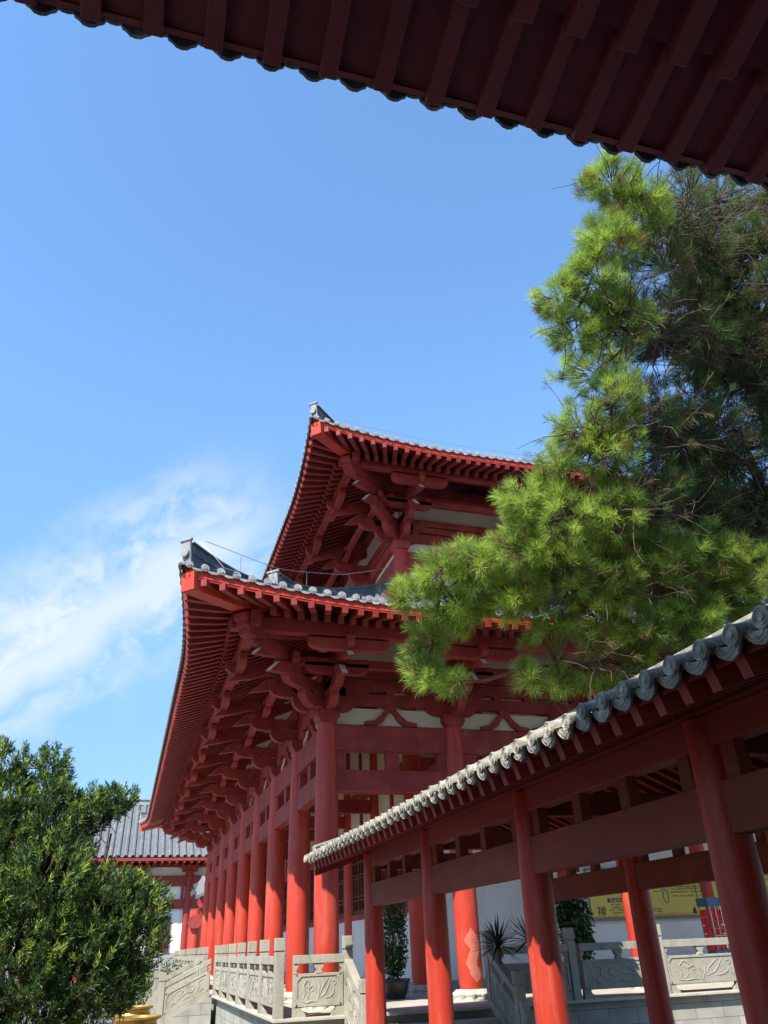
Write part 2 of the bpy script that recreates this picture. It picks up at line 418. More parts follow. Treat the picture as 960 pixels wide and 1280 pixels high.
# patch of old paint on the second front column
mb = MB(K); cx, cy = XS[1], 23.45; na, nz_ = 14, 26; rr = random.Random(4)
lo = [(-118 + 10*math.sin(k*.55) + rr.uniform(-5, 5)) for k in range(nz_+1)]; hi = [(-62 + 16*math.sin(k*.4+1) + rr.uniform(-6, 6)) for k in range(nz_+1)]
for k in range(nz_+1):
    z = -.95 + 1.35*k/nz_; r_ = .352
    taper = min(1, k/3., (nz_-k)/3.); m0 = (lo[k]+hi[k])/2; a0 = m0+(lo[k]-m0)*taper; a1 = m0+(hi[k]-m0)*taper
    for j in range(na+1):
        a = math.radians(a0+(a1-a0)*j/na); mb.v.append((cx+r_*math.cos(a), cy+r_*math.sin(a), z))
for k in range(nz_):
    for j in range(na): b = k*(na+1)+j; mb.f.append((b, b+1, b+na+2, b+na+1))
mb.build('faded_paint_patch', 'faded', hall)
for y in YS[1:-1]: column(IX0, y, FX, 8.2)
for x in XS[2:-1]: column(x, IY0, FX, 8.2)
# lintels between outer columns, short posts between the two beams
def lintels(p, q, tag_):
    p = Vector(p); q = Vector(q); d = (q-p).normalized(); n = Vector((-d.y, d.x, 0)); L = (q-p).length
    def bm_(name, z0, z1, w, a=.0, b=None, m='redwood'):
        mb = MB(K); aa = p + d*(a+.2); bb = p + d*((b if b else L)-.2); zc = (z0+z1)/2
        mb.beam((aa.x, aa.y, zc), (bb.x, bb.y, zc), w, z1-z0); return mb.build(name, m, hall, bevel=.012)
    bm_('upper_lintel', 5.26, 6.03, .34); bm_('lower_lintel', 4.09, 4.70, .32)
    mb = MB(K)
    for f in (.09, .5, .91):
        c = p + d*L*f; mb.beam((c.x, c.y, 4.68), (c.x, c.y, 5.28), .42, .22, up=tuple(n))
    mb.each('strut', 'redwood', hall)
    bm_('bracket_beam', 6.70, 7.06, .24); bm_('bracket_beam', 7.19, 7.52, .24); bm_('bracket_beam', 7.60, 7.88, .24)
    mb = MB(K)   # inverted V brackets
    nb = 2 if L > 5 else 1
    for j in range(nb):
        c = p + d*L*(j+1)/(nb+1)
        for sg in (-1, 1):
            pr = [(0,.0)]
            cv = [(0.05,.56),(.16,.50),(.34,.30),(.55,.13),(.86,.09),(.86,-.04),(.5,-.04),(.26,.10),(.1,.34),(.0,.44)]
            mb.prism([(sg*a, b) for a, b in cv], (c.x, c.y, 6.10), d, (0,0,1), n, .2)
        mb.prism([(-.14,0),(.14,0),(.2,.07),(.2,.14),(-.2,.14),(-.2,.07)], (c.x, c.y, 6.57), d, (0,0,1), n, .3)
    for f in (.12, .3, .5, .7, .88):
        c = p + d*L*f; mb.beam((c.x-d.x*.13, c.y-d.y*.13, 7.13), (c.x+d.x*.13, c.y+d.y*.13, 7.13), .2, .14)
    mb.each('inverted_v_bracket', 'redwood', hall)
    # plaster infill in the bracket zone behind the beams
    mb = MB(K); o = Vector((-n.x, -n.y, 0)) if False else n
    zp = [(7.91, 8.9)]
    sgn = 1 if tag_ == 'W' else 1
    inn = Vector((.06, 0, 0)) if tag_ == 'W' else Vector((0, .06, 0))
    for z0, z1 in zp + [(6.1, 6.62)]:
        a_, b_ = p+inn, q+inn; mb.beam((a_.x, a_.y, (z0+z1)/2), (b_.x, b_.y, (z0+z1)/2), .06, z1-z0)
    mb.build('infill_panel', 'cream', hall)
for i in range(len(YS)-1): lintels((5.4, YS[i], 0), (5.4, YS[i+1], 0), 'W')
for i in range(len(XS)-1): lintels((XS[i], 23.45, 0), (XS[i+1], 23.45, 0), 'S')
# bracket sets
W_, S_, T_ = (-1,0,0), (0,-1,0), (-.7071,-.7071,0)
bracket('c', hall, (5.4, 23.45, 6.09), [(W_, (0,1,0), 1), (S_, (1,0,0), 1), (T_, (.7071,-.7071,0), 1.3)], corner=True)
b0 = bracket('m', hall, (5.4, YS[1], 6.09), [(W_, (0,1,0), 1)])
for y in YS[2:-1]: dup(b0, (0, (y-YS[1])*K, 0), hall)
bracket('c', hall, (5.4, YS[-1], 6.09), [(W_, (0,1,0), 1), ((-.7071,.7071,0), (.7071,.7071,0), 1.3)])
b1 = bracket('m', hall, (XS[1], 23.45, 6.09), [(S_, (1,0,0), 1)])
for x in XS[2:]: dup(b1, ((x-XS[1])*K, 0, 0), hall)
# braces from slanting arms to inner frame, plus tie beams over the porch
for y in YS[1:-1]:
    mb = MB(K); mb.beam((5.5, y, 5.0), (IX0-.1, y, 5.0), .28, .5); mb.build('tie_beam', 'redwood', hall)
    mb = MB(K); mb.beam((5.3, y, 8.0), (IX0, y, 9.6), .24, .3); mb.build('tie_beam', 'redwood', hall)
for x in XS[1:-1]:
    mb = MB(K); mb.beam((x, 23.55, 5.0), (x, IY0-.1, 5.0), .28, .5); mb.build('tie_beam', 'redwood', hall)
    mb = MB(K); mb.beam((x, 23.4, 8.0), (x, IY0, 9.6), .24, .3); mb.build('tie_beam', 'redwood', hall)
# purlins (outer)
def purlin(p, q, z0, z1, w=.3, name='purlin'):
    mb = MB(K); mb.beam((p[0],p[1],(z0+z1)/2), (q[0],q[1],(z0+z1)/2), w, z1-z0); return mb.build(name, 'redwood', hall, bevel=.012)
purlin((2.6, 20.0), (2.6, YS[-1]+3.4), 7.85, 8.28); purlin((2.0, 20.65), (32, 20.65), 7.87, 8.30)
purlin((4.05, 21.5), (4.05, YS[-1]+2), 7.42, 7.68, .22); purlin((3.5, 22.1), (31, 22.1), 7.44, 7.70, .22)
# walls of the inner room: dado, white lower wall, lattice windows, red rails, cream upper wall
def inner_wall(p, q, out, windows):
    p = Vector(p); q = Vector(q); o = Vector(out); d = (q-p).normalized(); L = (q-p).length
    def slab(nm, m, z0, z1, a=0, b=None, th=.2, off=0, **kw):
        mb = MB(K); A = p+d*a+o*off; B = p+d*(L if b is None else b)+o*off
        mb.beam((A.x, A.y, (z0+z1)/2), (B.x, B.y, (z0+z1)/2), th, z1-z0); return mb.build(nm, m, hall, **kw)
    slab('wall_base', 'dado', FX, FX+.35, off=.03)
    if windows:
        slab('wall', 'white', FX+.35, 1.0)
        slab('window_rail', 'redwood', 1.0, 1.2, off=.04); slab('window_rail', 'redwood', 3.7, 4.15, off=.04)
        # lattice window with frame, muntins and dark panes
        w = slab('window', 'lattice', 1.2, 1.32, a=.4, b=L-.4, th=.1)
        mb = MB(K); n = 8
        a0, a1 = .4, L-.4
        for i in range(n+1):
            c = p+d*(a0+(a1-a0)*i/n); mb.beam((c.x, c.y, 1.2), (c.x, c.y, 3.7), .12 if i % 2 == 0 else .07, .12, up=tuple(o))
        for z in (1.35, 1.75, 1.9, 2.6, 2.72, 3.2, 3.6):
            A = p+d*a0; B = p+d*a1; mb.beam((A.x, A.y, z), (B.x, B.y, z), .09, .06)
        for i in range(n*3):
            c = p+d*(a0+(a1-a0)*(i+.5)/(n*3)); mb.beam((c.x, c.y, 1.9), (c.x, c.y, 2.6), .03, .06, up=tuple(o))
        x = mb.build('frame', 'lattice', hall); x.parent = w
        mb = MB(K); A = p+d*a0-o*.06; B = p+d*a1-o*.06; mb.beam((A.x, A.y, 2.45), (B.x, B.y, 2.45), .03, 2.5)
        x = mb.build('pane', 'glass', hall); x.parent = w
        for sd in ((0, .4), (L-.4, L)): slab('door_jamb', 'redwood', 1.2, 3.7, a=sd[0], b=sd[1], th=.16)
        slab('upper_wall', 'cream', 4.15, 8.9, off=-.02)
    else:
        slab('wall', 'white', FX+.35, 3.75); slab('wall_rail', 'redwood', 3.75, 4.15, off=.05)
        slab('upper_wall', 'cream', 4.15, 8.9, off=-.02)
    mb = MB(K)
    for f in (.5,):
        c = p+d*L*f+o*.06; mb.beam((c.x, c.y, 4.15), (c.x, c.y, 8.9), .26, .2, up=tuple(o))
    mb.each('wall_strut', 'redwood', hall)
    slab('wall_rail', 'redwood', 5.5, 6.0, off=.08)
for i in range(1, len(YS)-2): inner_wall((IX0, YS[i], 0), (IX0, YS[i+1], 0), (-1,0,0), True)
for i in range(1, len(XS)-2): inner_wall((XS[i], IY0, 0), (XS[i+1], IY0, 0), (0,-1,0), False)
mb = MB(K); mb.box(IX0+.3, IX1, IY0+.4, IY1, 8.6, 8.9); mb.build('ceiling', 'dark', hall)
mb = MB(K); mb.box(IX1-.1, IX1+.1, IY0, IY1, FX, 16.5); mb.box(IX0, IX1, IY1-.1, IY1+.1, FX, 16.5); mb.build('rear_wall', 'cream', hall)
# upper storey
for x in (IX0, XS[2], XS[3]):
    mb = MB(K); mb.lathe([(.33,0),(.33,1.5),(.29,2.6)], (x, IY0, 11.95), 32); mb.build('upper_column', 'redcol', hall, smooth=True)
for y in YS[2:-1]:
    mb = MB(K); mb.lathe([(.33,0),(.33,1.5),(.29,2.6)], (IX0, y, 11.95), 32); mb.build('upper_column', 'redcol', hall, smooth=True)
def upper_wall(p, q, inn, nb=1):
    p = Vector(p); q = Vector(q); d = (q-p).normalized(); n = Vector((-d.y, d.x, 0)); I = Vector(inn)
    def b(nm, m, z0, z1, w, off=0):
        A, B = p+I*off, q+I*off; mb = MB(K); mb.beam((A.x,A.y,(z0+z1)/2), (B.x,B.y,(z0+z1)/2), w, z1-z0); return mb.build(nm, m, hall, bevel=.01 if m != 'cream' else 0)
    b('upper_wall', 'cream', 12.2, 17.9, .12, .16)
    b('upper_lintel', 'redwood', 13.7, 14.5, .30); b('bracket_beam', 'redwood', 15.04, 15.42, .24); b('bracket_beam', 'redwood', 15.52, 15.78, .2); b('bracket_beam', 'redwood', 15.84, 16.12, .24)
    b('bracket_beam', 'redwood', 17.3, 17.75, .26)
    mb = MB(K); L = (q-p).length
    for f in (.15, .5, .85):
        c = p+d*L*f; mb.beam((c.x, c.y, 12.2), (c.x, c.y, 13.7), .26, .22, up=tuple(n))
    mb.each('strut', 'redwood', hall)
for i in range(1, len(YS)-2): upper_wall((IX0, YS[i], 0), (IX0, YS[i+1], 0), (1,0,0))
for i in range(1, len(XS)-2): upper_wall((XS[i], IY0, 0), (XS[i+1], IY0, 0), (0,1,0))
VS = 1.16
bracket('c', hall, (IX0, IY0, 14.55), [(W_, (0,1,0), 1), (S_, (1,0,0), 1), (T_, (.7071,-.7071,0), 1.3)], vs=VS)
b2 = bracket('m', hall, (IX0, YS[2], 14.55), [(W_, (0,1,0), 1)], vs=VS)
for y in YS[3:-1]: dup(b2, (0, (y-YS[2])*K, 0), hall)
b3 = bracket('m', hall, (XS[2], IY0, 14.55), [(S_, (1,0,0), 1)], vs=VS)
dup(b3, ((XS[3]-XS[2])*K, 0, 0), hall)
purlin((6.75, 24.2), (6.75, IY1+3), 16.62, 16.98); purlin((6.2, 24.8), (28.5, 24.8), 16.64, 17.0)
purlin((8.2, 25.8), (8.2, IY1+1.5), 16.06, 16.32, .22); purlin((7.7, 26.25), (27, 26.25), 16.08, 16.34, .22)
# roofs
for R, nm in ((LOW, 'lower_roof'), (UP, 'upper_roof')):
    t = MB(K); e = MB(K)
    roof_tiles(R, 'W', t, e, edge=.18); roof_tiles(R, 'S', t, e)
    roof_tiles(R, 'E', t, None, ts=.9, detail=False); roof_tiles(R, 'N', t, None, ts=.74, detail=False)
    rt = t.build(nm, 'tile', hall, smooth=True)
    x = e.build('tile_ends', 'tileend', hall); x.parent = rt
    u = MB(K)
    for sd in 'WSEN': under_sheet(R, sd, u, -.245, -.1, R.D-.2)
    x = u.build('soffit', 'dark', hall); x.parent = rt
    fz = MB(K)
    for sd in 'WSEN': fascia(R, sd, fz)
    x = fz.build('fascia', 'redbright', hall); x.parent = rt
    top = R.D
    for cn in ('SE', 'NW', 'SW'):
        rg = MB(K); re = MB(K)
        ptf = hip_ridge(R, cn, rg, re, h0=.64 if R is LOW else .56, qend=top)
        x = rg.build('hip_ridge', 'tile', hall); x.parent = rt
        x = re.build('ridge_end_tile', 'tileend', hall, bevel=.01); x.parent = rt
    # lightning wire over the ridge on little stays
    wr = MB(K)
    if R is LOW:
        wr.tube([ptf(p, .95+.25*math.sin(p*1.3)**2*.3) for p in (.3, 1.0, 1.6, 2.3, 3, 4, 5, 6.5, 8)], .009, 5)
        for p in (1.2, 3.4): wr.tube([ptf(p, .3), ptf(p, .97)], .009, 5)
        wr.tube([ptf(.15, .85), Vector(R.P('S', .5, -.1, .5)), Vector(R.P('S', .8, -.2, .15)), Vector(R.P('S', 1.1, -.2, .13))], .008, 5)
    for sd, L in (('S', 20), ('W', 30)):
        pts = [R.P(sd, a*1.0, .15, .42 + .03*math.sin(a*3)) for a in range(1, L)]
        if R is UP: wr.tube(pts, .008, 4)
        if R is UP:
            for p_ in pts[::3]: wr.tube([(p_[0], p_[1], p_[2]-.36), p_], .008, 4)
    x = wr.build('lightning_wire', 'wire', hall); x.parent = rt
# top ridge + lower roof meets the upper wall with a ridge course
mb = MB(K); mb.box(IX0-.25, IX0+.05, IY0-.2, IY1, 12.5, 12.98); mb.box(IX0-.2, IX1, IY0-.25, IY0+.05, 12.5, 12.98); mb.build('ridge_course', 'tile', hall, bevel=.02)
mb = MB(K); mb.beam((17.5, 36, 25.6), (17.5, 49, 25.6), .5, 1.3); mb.build('main_ridge', 'tile', hall)
# corner beams
def corner_beam(R, corner):
    side = corner[0]; L = R.L(side); 
    def pt(p, dz):
        a = p if corner[1] == 'W' else L-p
        return Vector(R.P(side, a, p, dz))
    mb = MB(K)
    P = [pt(p, -.16) for p in (-.03, 1.2, 2.6)]
    for i in range(2): mb.beam(P[i], P[i+1], .42, .46 if i else .5, top=True)
    x = mb.build('corner_beam', 'redbright', hall, bevel=.012)
    mb = MB(K)
    d = (pt(4, 0)-pt(1.2, 0)); U = Vector((d.x, d.y, 0)).normalized(); n = Vector((-U.y, U.x, 0)); Ls = 5.2; sl = d.z/math.hypot(d.x, d.y)
    o = pt(1.25, -.72)
    pr = [(0,0),(0,-.16),(.12,-.22),(.10,-.36),(.26,-.42),(.26,-.55),(.5,-.58),(Ls, sl*Ls-.6),(Ls, sl*Ls)]
    mb.prism(pr, o, U, (0,0,1), n, .40)
    return x, mb.build('corner_beam', 'redwood', hall, bevel=.012)
for R in (LOW, UP):
    corner_beam(R, 'SW'); corner_beam(R, 'NW')
# rafters: the hundred that show largest are parts, the rest one mesh
rf = []
rafters(LOW, 'W', rf); rafters(LOW, 'S', rf); rafters(UP, 'W', rf); rafters(UP, 'S', rf)
rf.sort(key=lambda t: t[0])
for d_, mb in rf[:96]: mb.build('rafter', 'red', hall)
rest = MB(K)
for d_, mb in rf[96:]: rest.add(mb.v, mb.f)
x = rest.build('eave_rafters', 'red', hall); x['kind'] = 'stuff'

# =========================================================================== ground, terrace
V3 = Vector
mb = MB(); n = 24
mb.add([(-150,-120,-1.65),(190,-120,-1.65),(190,260,-1.65),(-150,260,-1.65)], [(0,1,2,3)])
g = mb.build('ground', 'court'); struct(g)
TX0, TX1, TY0, TY1, TZ = 2.6, 21.5, 14.8, 42.6, -.96
mb = MB(); mb.box(TX0+.06, TX1, TY0+.06, TY1, -1.66, TZ-.05); tw = struct(mb.build('terrace', 'stonewall'))
mb = MB(); mb.box(TX0-.09, TX1, TY0-.09, TY1, TZ-.05, TZ); struct(mb.build('terrace_edge', 'stonelight', bevel=.008))
mb = MB(); mb.box(TX0+.25, TX1, TY0+.25, TY1, TZ-.01, TZ+.004); struct(mb.build('terrace_floor', 'floor'))

# ------------------------------------------------------------------ stone balustrades
FLOWER = [
 [(.12,.12),(.16,.24),(.13,.36),(.20,.46),(.27,.40),(.24,.30),(.18,.34)], [(.20,.10),(.26,.2),(.25,.3),(.34,.36),(.38,.28),(.31,.24)],
 [(.46,.06),(.50,.2),(.52,.34),(.50,.46)], [(.50,.14),(.58,.30),(.70,.44),(.74,.48)], [(.52,.12),(.66,.20),(.74,.34),(.80,.47)],
 [(.48,.2),(.42,.3),(.41,.42)], [(.66,.12),(.78,.14),(.86,.2),(.9,.3)], [(.08,.08),(.2,.05),(.34,.08),(.44,.06)], [(.84,.40),(.9,.44),(.93,.38),(.88,.34)]]
BIRD = [[(.1,.3),(.18,.42),(.3,.46),(.4,.38),(.32,.3),(.24,.36)], [(.2,.14),(.34,.24),(.5,.28),(.62,.22),(.7,.3),(.64,.4),(.55,.38)],
 [(.4,.1),(.52,.14),(.6,.1)], [(.7,.14),(.8,.26),(.78,.4),(.88,.46),(.93,.36)], [(.1,.1),(.16,.18),(.26,.1)], [(.82,.1),(.9,.18),(.94,.1)], [(.46,.42),(.52,.47),(.6,.46)]]
def balustrade(p, q, nseg, label, group='carved stone balustrades of the terrace', zp=0., zq=0., posts=None, face=(0,-1,0), pat=0, top0=.19, cat='balustrade', drum=None, mt='stone'):
    p = V3((*p, 0)); q = V3((*q, 0)); L = (q-p).length; d = (q-p)/L; slope = (zq-zp)/L
    n = V3((-d.y, d.x, 0)); 
    root = thing('stone_balustrade', label, cat, (p.x, p.y, TZ+E+min(zp, 0)), group)
    U = V3((d.x, d.y, slope)); Z = V3((0,0,1)); sl = L/nseg; hw = .078
    base = lambda s: p + d*s + V3((0,0, zp + slope*s))
    for i in range(nseg+1):
        if posts is not None and i not in posts: continue
        b = base(i*sl); mb = MB()
        z0 = -.965 if zp == zq else -1.0
        mb.box(b.x-hw, b.x+hw, b.y-hw, b.y+hw, b.z+z0, b.z-.02)
        mb.box(b.x-hw+.012, b.x+hw-.012, b.y-hw+.012, b.y+hw-.012, b.z-.02, b.z)
        mb.box(b.x-hw-.004, b.x+hw+.004, b.y-hw-.004, b.y+hw+.004, b.z, b.z+top0)
        o = mb.build('post', mt, root, bevel=.007)
    for i in range(nseg):
        a0, a1 = i*sl+hw, (i+1)*sl-hw; w = a1-a0; b = base(a0)
        def quadp(nm, z0, z1, th, s0=0., s1=None, m=mt, bev=.006, off=0., par=root):
            s1 = w if s1 is None else s1; mb = MB()
            mb.prism([(s0,z0),(s1,z0),(s1,z1),(s0,z1)], b+n*off, U, Z, n, th); return mb.build(nm, m, par, bevel=bev)
        quadp('rail', -.20, -.075, .135)
        # panel with sunk field: slab and raised border
        pn = quadp('panel', -.82, -.345, .085)
        mb = MB()
        for sg in (-1, 1):
            o = b + n*sg*.046
            for (s0, s1, z0, z1) in ((.05, w-.05, -.81, -.775), (.05, w-.05, -.385, -.355), (.02, .07, -.81, -.355), (w-.07, w-.02, -.81, -.355)):
                mb.prism([(s0,z0),(s1,z0),(s1,z1),(s0,z1)], o, U, Z, n, .022)
            for cx, cz, sx, sz in ((.07,-.775,1,1), (w-.07,-.775,-1,1), (.07,-.385,1,-1), (w-.07,-.385,-1,-1)):
                mb.prism([(cx,cz),(cx+sx*.07,cz),(cx+sx*.035,cz+sz*.035),(cx,cz+sz*.07)], o, U, Z, n, .022)
            P = FLOWER if (i+pat) % 2 == 0 else BIRD
            for cv in P:
                pts = []
                for k in range(len(cv)-1):
                    for t in (0, .33, .66):
                        x = cv[k][0]*(1-t)+cv[k+1][0]*t; z = cv[k][1]*(1-t)+cv[k+1][1]*t; pts.append((x, z))
                pts.append(cv[-1])
                if (i*7+pat) % 3 == 1: pts = [(1-x, z) for x, z in pts]
                q3 = [b + U*(.09+x*(w-.18)) + Z*(-.80+z*.80) + n*sg*.043 for x, z in pts]
                mb.tube(q3, [.006+.006*math.sin(math.pi*k/(len(q3)-1)) for k in range(len(q3))], 6)
        x = mb.build('relief', mt, root); x.parent = pn
        mb = MB()
        for s in (.0, w/2, w):
            c = base(a0+s)
            pr = [(-.075,-.20),(-.085,-.225),(-.07,-.26),(-.035,-.29),(-.05,-.315),(-.06,-.345),(.06,-.345),(.05,-.315),(.035,-.29),(.07,-.26),(.085,-.225),(.075,-.20)]
            if s == 0: pr = [(max(a, 0), z) for a, z in pr]
            if s == w: pr = [(min(a, 0), z) for a, z in pr]
            mb.prism(pr, c, U, Z, n, .1)
        mb.each('vase_support', mt, root)
        if zp == zq:
            mb = MB()
            mb.prism([(0,-.82),(.0,-.962),(.22,-.962),(.2,-.90),(.15,-.87),(.14,-.82)], b, U, Z, n, .09)
            mb.prism([(w,-.82),(w,-.962),(w-.22,-.962),(w-.2,-.90),(w-.15,-.87),(w-.14,-.82)], b, U, Z, n, .09)
            mb.each('foot', mt, root)
        else:
            quadp('kerb', -1.0, -.82, .16)
    if drum:   # carved drum stone beyond the lowest post
        e = base(L) if drum > 0 else base(0); dd = d*drum
        mb = MB(); pr = [(.08,-1.0),(.62,-1.0),(.64,-.9),(.58,-.72),(.50,-.66),(.46,-.56),(.36,-.50),(.30,-.38),(.2,-.34),(.16,-.24),(.08,-.2)]
        mb.prism(pr, e, dd, Z, n, .13)
        for rr in (.22, .15):
            for sg in (-1, 1):
                mb.tube([e+dd*(.34+rr*math.cos(t))+Z*(-.74+rr*math.sin(t))+n*sg*.066 for t in [k*math.pi/9 for k in range(19)]], .014, 6)
        mb.build('drum_stone', mt, root, bevel=.005)
    return root
balustrade((2.6, 14.8), (2.6, 24.4), 6, 'long stone balustrade along the terrace edge in front of the red colonnade, nearer run')
balustrade((2.68+.08, 14.8), (3.78, 14.8), 1, 'short single-panel stone balustrade with flower relief at the near terrace corner', posts=[1], pat=0)
balustrade((3.78, 14.8+.08), (3.78, 13.72), 1, 'sloping stone stair rail left of the near steps, half behind the leftmost walkway post', zq=-.62, posts=[1], group='sloping stone stair rails', cat='stair rail', pat=1)
balustrade((6.42, 14.8), (6.42, 13.70), 1, 'sloping stone stair rail in shade beside the spiky sword-leaf plants', zq=-.62, posts=[0, 1], group='sloping stone stair rails', cat='stair rail', drum=1)
balustrade((6.50, 14.8), (8.06, 14.8), 1, 'short single-panel stone balustrade in shade behind the spiky sword-leaf plants', posts=[1])
balustrade((8.06+.08, 14.8), (19.0, 14.8), 6, 'long shaded stone balustrade behind the right end of the covered walkway', posts=list(range(1, 7)), pat=1)
balustrade((2.6, 28.0), (2.6, 42.4), 9, 'far run of stone balustrade beyond the side stairs')
balustrade((2.6-.08, 24.5), (1.2, 24.5), 1, 'near sloping stone stair rail with drum stone beside the gold pots', zq=-.58, posts=[1], group='sloping stone stair rails', cat='stair rail', drum=1, pat=1)
balustrade((2.6-.08, 27.95), (1.2, 27.95), 1, 'far sloping stone stair rail of the side stairs, behind the near rail', zq=-.58, posts=[1], group='sloping stone stair rails', cat='stair rail', drum=1)
st = thing('stone_steps', 'stone steps rising from the covered walkway to the temple terrace', 'steps', (5.1, 14.2, 0))
for i in range(4):
    mb = MB(); z = TZ - .165*(i+1) + .0; y1 = 14.8-.09 - .30*i
    mb.box(3.86, 6.34, y1-.32, y1+ (0 if i == 0 else .0), -1.655, z+.0); mb.build('step', 'stonelight', st, bevel=.01)
st = thing('stone_steps', 'side stone steps between two sloping rails, left of the terrace', 'steps', (1.9, 26.2, 0))
for i in range(4):
    mb = MB(); z = TZ - .165*(i+1); x1 = 2.6-.09 - .34*i
    mb.box(x1-.36, x1, 24.62, 27.83, -1.655, z); mb.build('step', 'stonelight', st, bevel=.01)
mb = MB()
for y in (24.5, 27.95): mb.prism([(0,-1.655),(1.5,-1.655),(1.42,-1.56),(0,-.985)], (2.51, y, 0), (-1,0,0), (0,0,1), (0,1,0), .2)
mb.each('side_wall', 'stonewall', st)

# ------------------------------------------------------------------ covered walkway
gal = thing('covered_walkway', 'red timber covered walkway with weathered tile roof running toward the temple terrace', 'covered walkway', (5.45, 6, 0))
GX0, GX1, GXR, GY0, GY1 = 2.93, 7.97, 5.45, -2.2, 13.85
def gz(q): return 1.345 + q*(.28 + .11*q/2.5)
PY = [13.52, 10.63, 7.67, 4.73, 1.78, -1.15]
for X in (3.9, 7.0):
    for y in PY:
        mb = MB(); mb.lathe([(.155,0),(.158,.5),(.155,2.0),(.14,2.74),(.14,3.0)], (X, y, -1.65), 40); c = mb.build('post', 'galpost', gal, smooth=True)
        mb = MB(); mb.lathe([(.23,0),(.23,.05),(.2,.1),(.165,.12)], (X, y, -1.652), 28); b = mb.build('post_base', 'stonelight', gal, smooth=True); b.parent = c
    for i in range(len(PY)-1):
        y0, y1 = PY[i+1]+.13, PY[i]-.13
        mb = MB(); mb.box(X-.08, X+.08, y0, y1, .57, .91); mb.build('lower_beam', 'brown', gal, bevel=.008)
        mb = MB(); L = y1-y0
        for f in (.045, .355, .645, .955):
            c = y0+L*f; mb.box(X-.055, X+.055, c-.07, c+.07, .908, 1.152)
        mb.each('strut', 'brown', gal, bevel=.005)
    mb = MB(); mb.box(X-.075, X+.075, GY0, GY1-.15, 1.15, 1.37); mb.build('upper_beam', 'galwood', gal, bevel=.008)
    mb = MB(); mb.box(X-.10, X+.10, GY0, GY1-.12, 1.373, 1.40); mb.build('plate', 'galwood', gal)
for y in PY:
    mb = MB(); mb.box(4.03, 6.87, y-.07, y+.07, 1.12, 1.36); mb.build('cross_beam', 'brown', gal, bevel=.008)
    mb = MB(); mb.box(4.7, 6.2, y-.06, y+.06, 1.66, 1.84); mb.build('cross_beam', 'brown', gal, bevel=.008)
    mb = MB(); mb.box(5.38, 5.52, y-.06, y+.06, 1.84, 2.2); mb.box(4.68, 4.8, y-.06, y+.06, 1.36, 1.66); mb.box(6.1, 6.22, y-.06, y+.06, 1.36, 1.66); mb.each('strut', 'galwood', gal)
mb = MB(); mb.box(5.38, 5.52, GY0, GY1-.15, 2.1, 2.26); mb.build('ridge_purlin', 'galwood', gal)
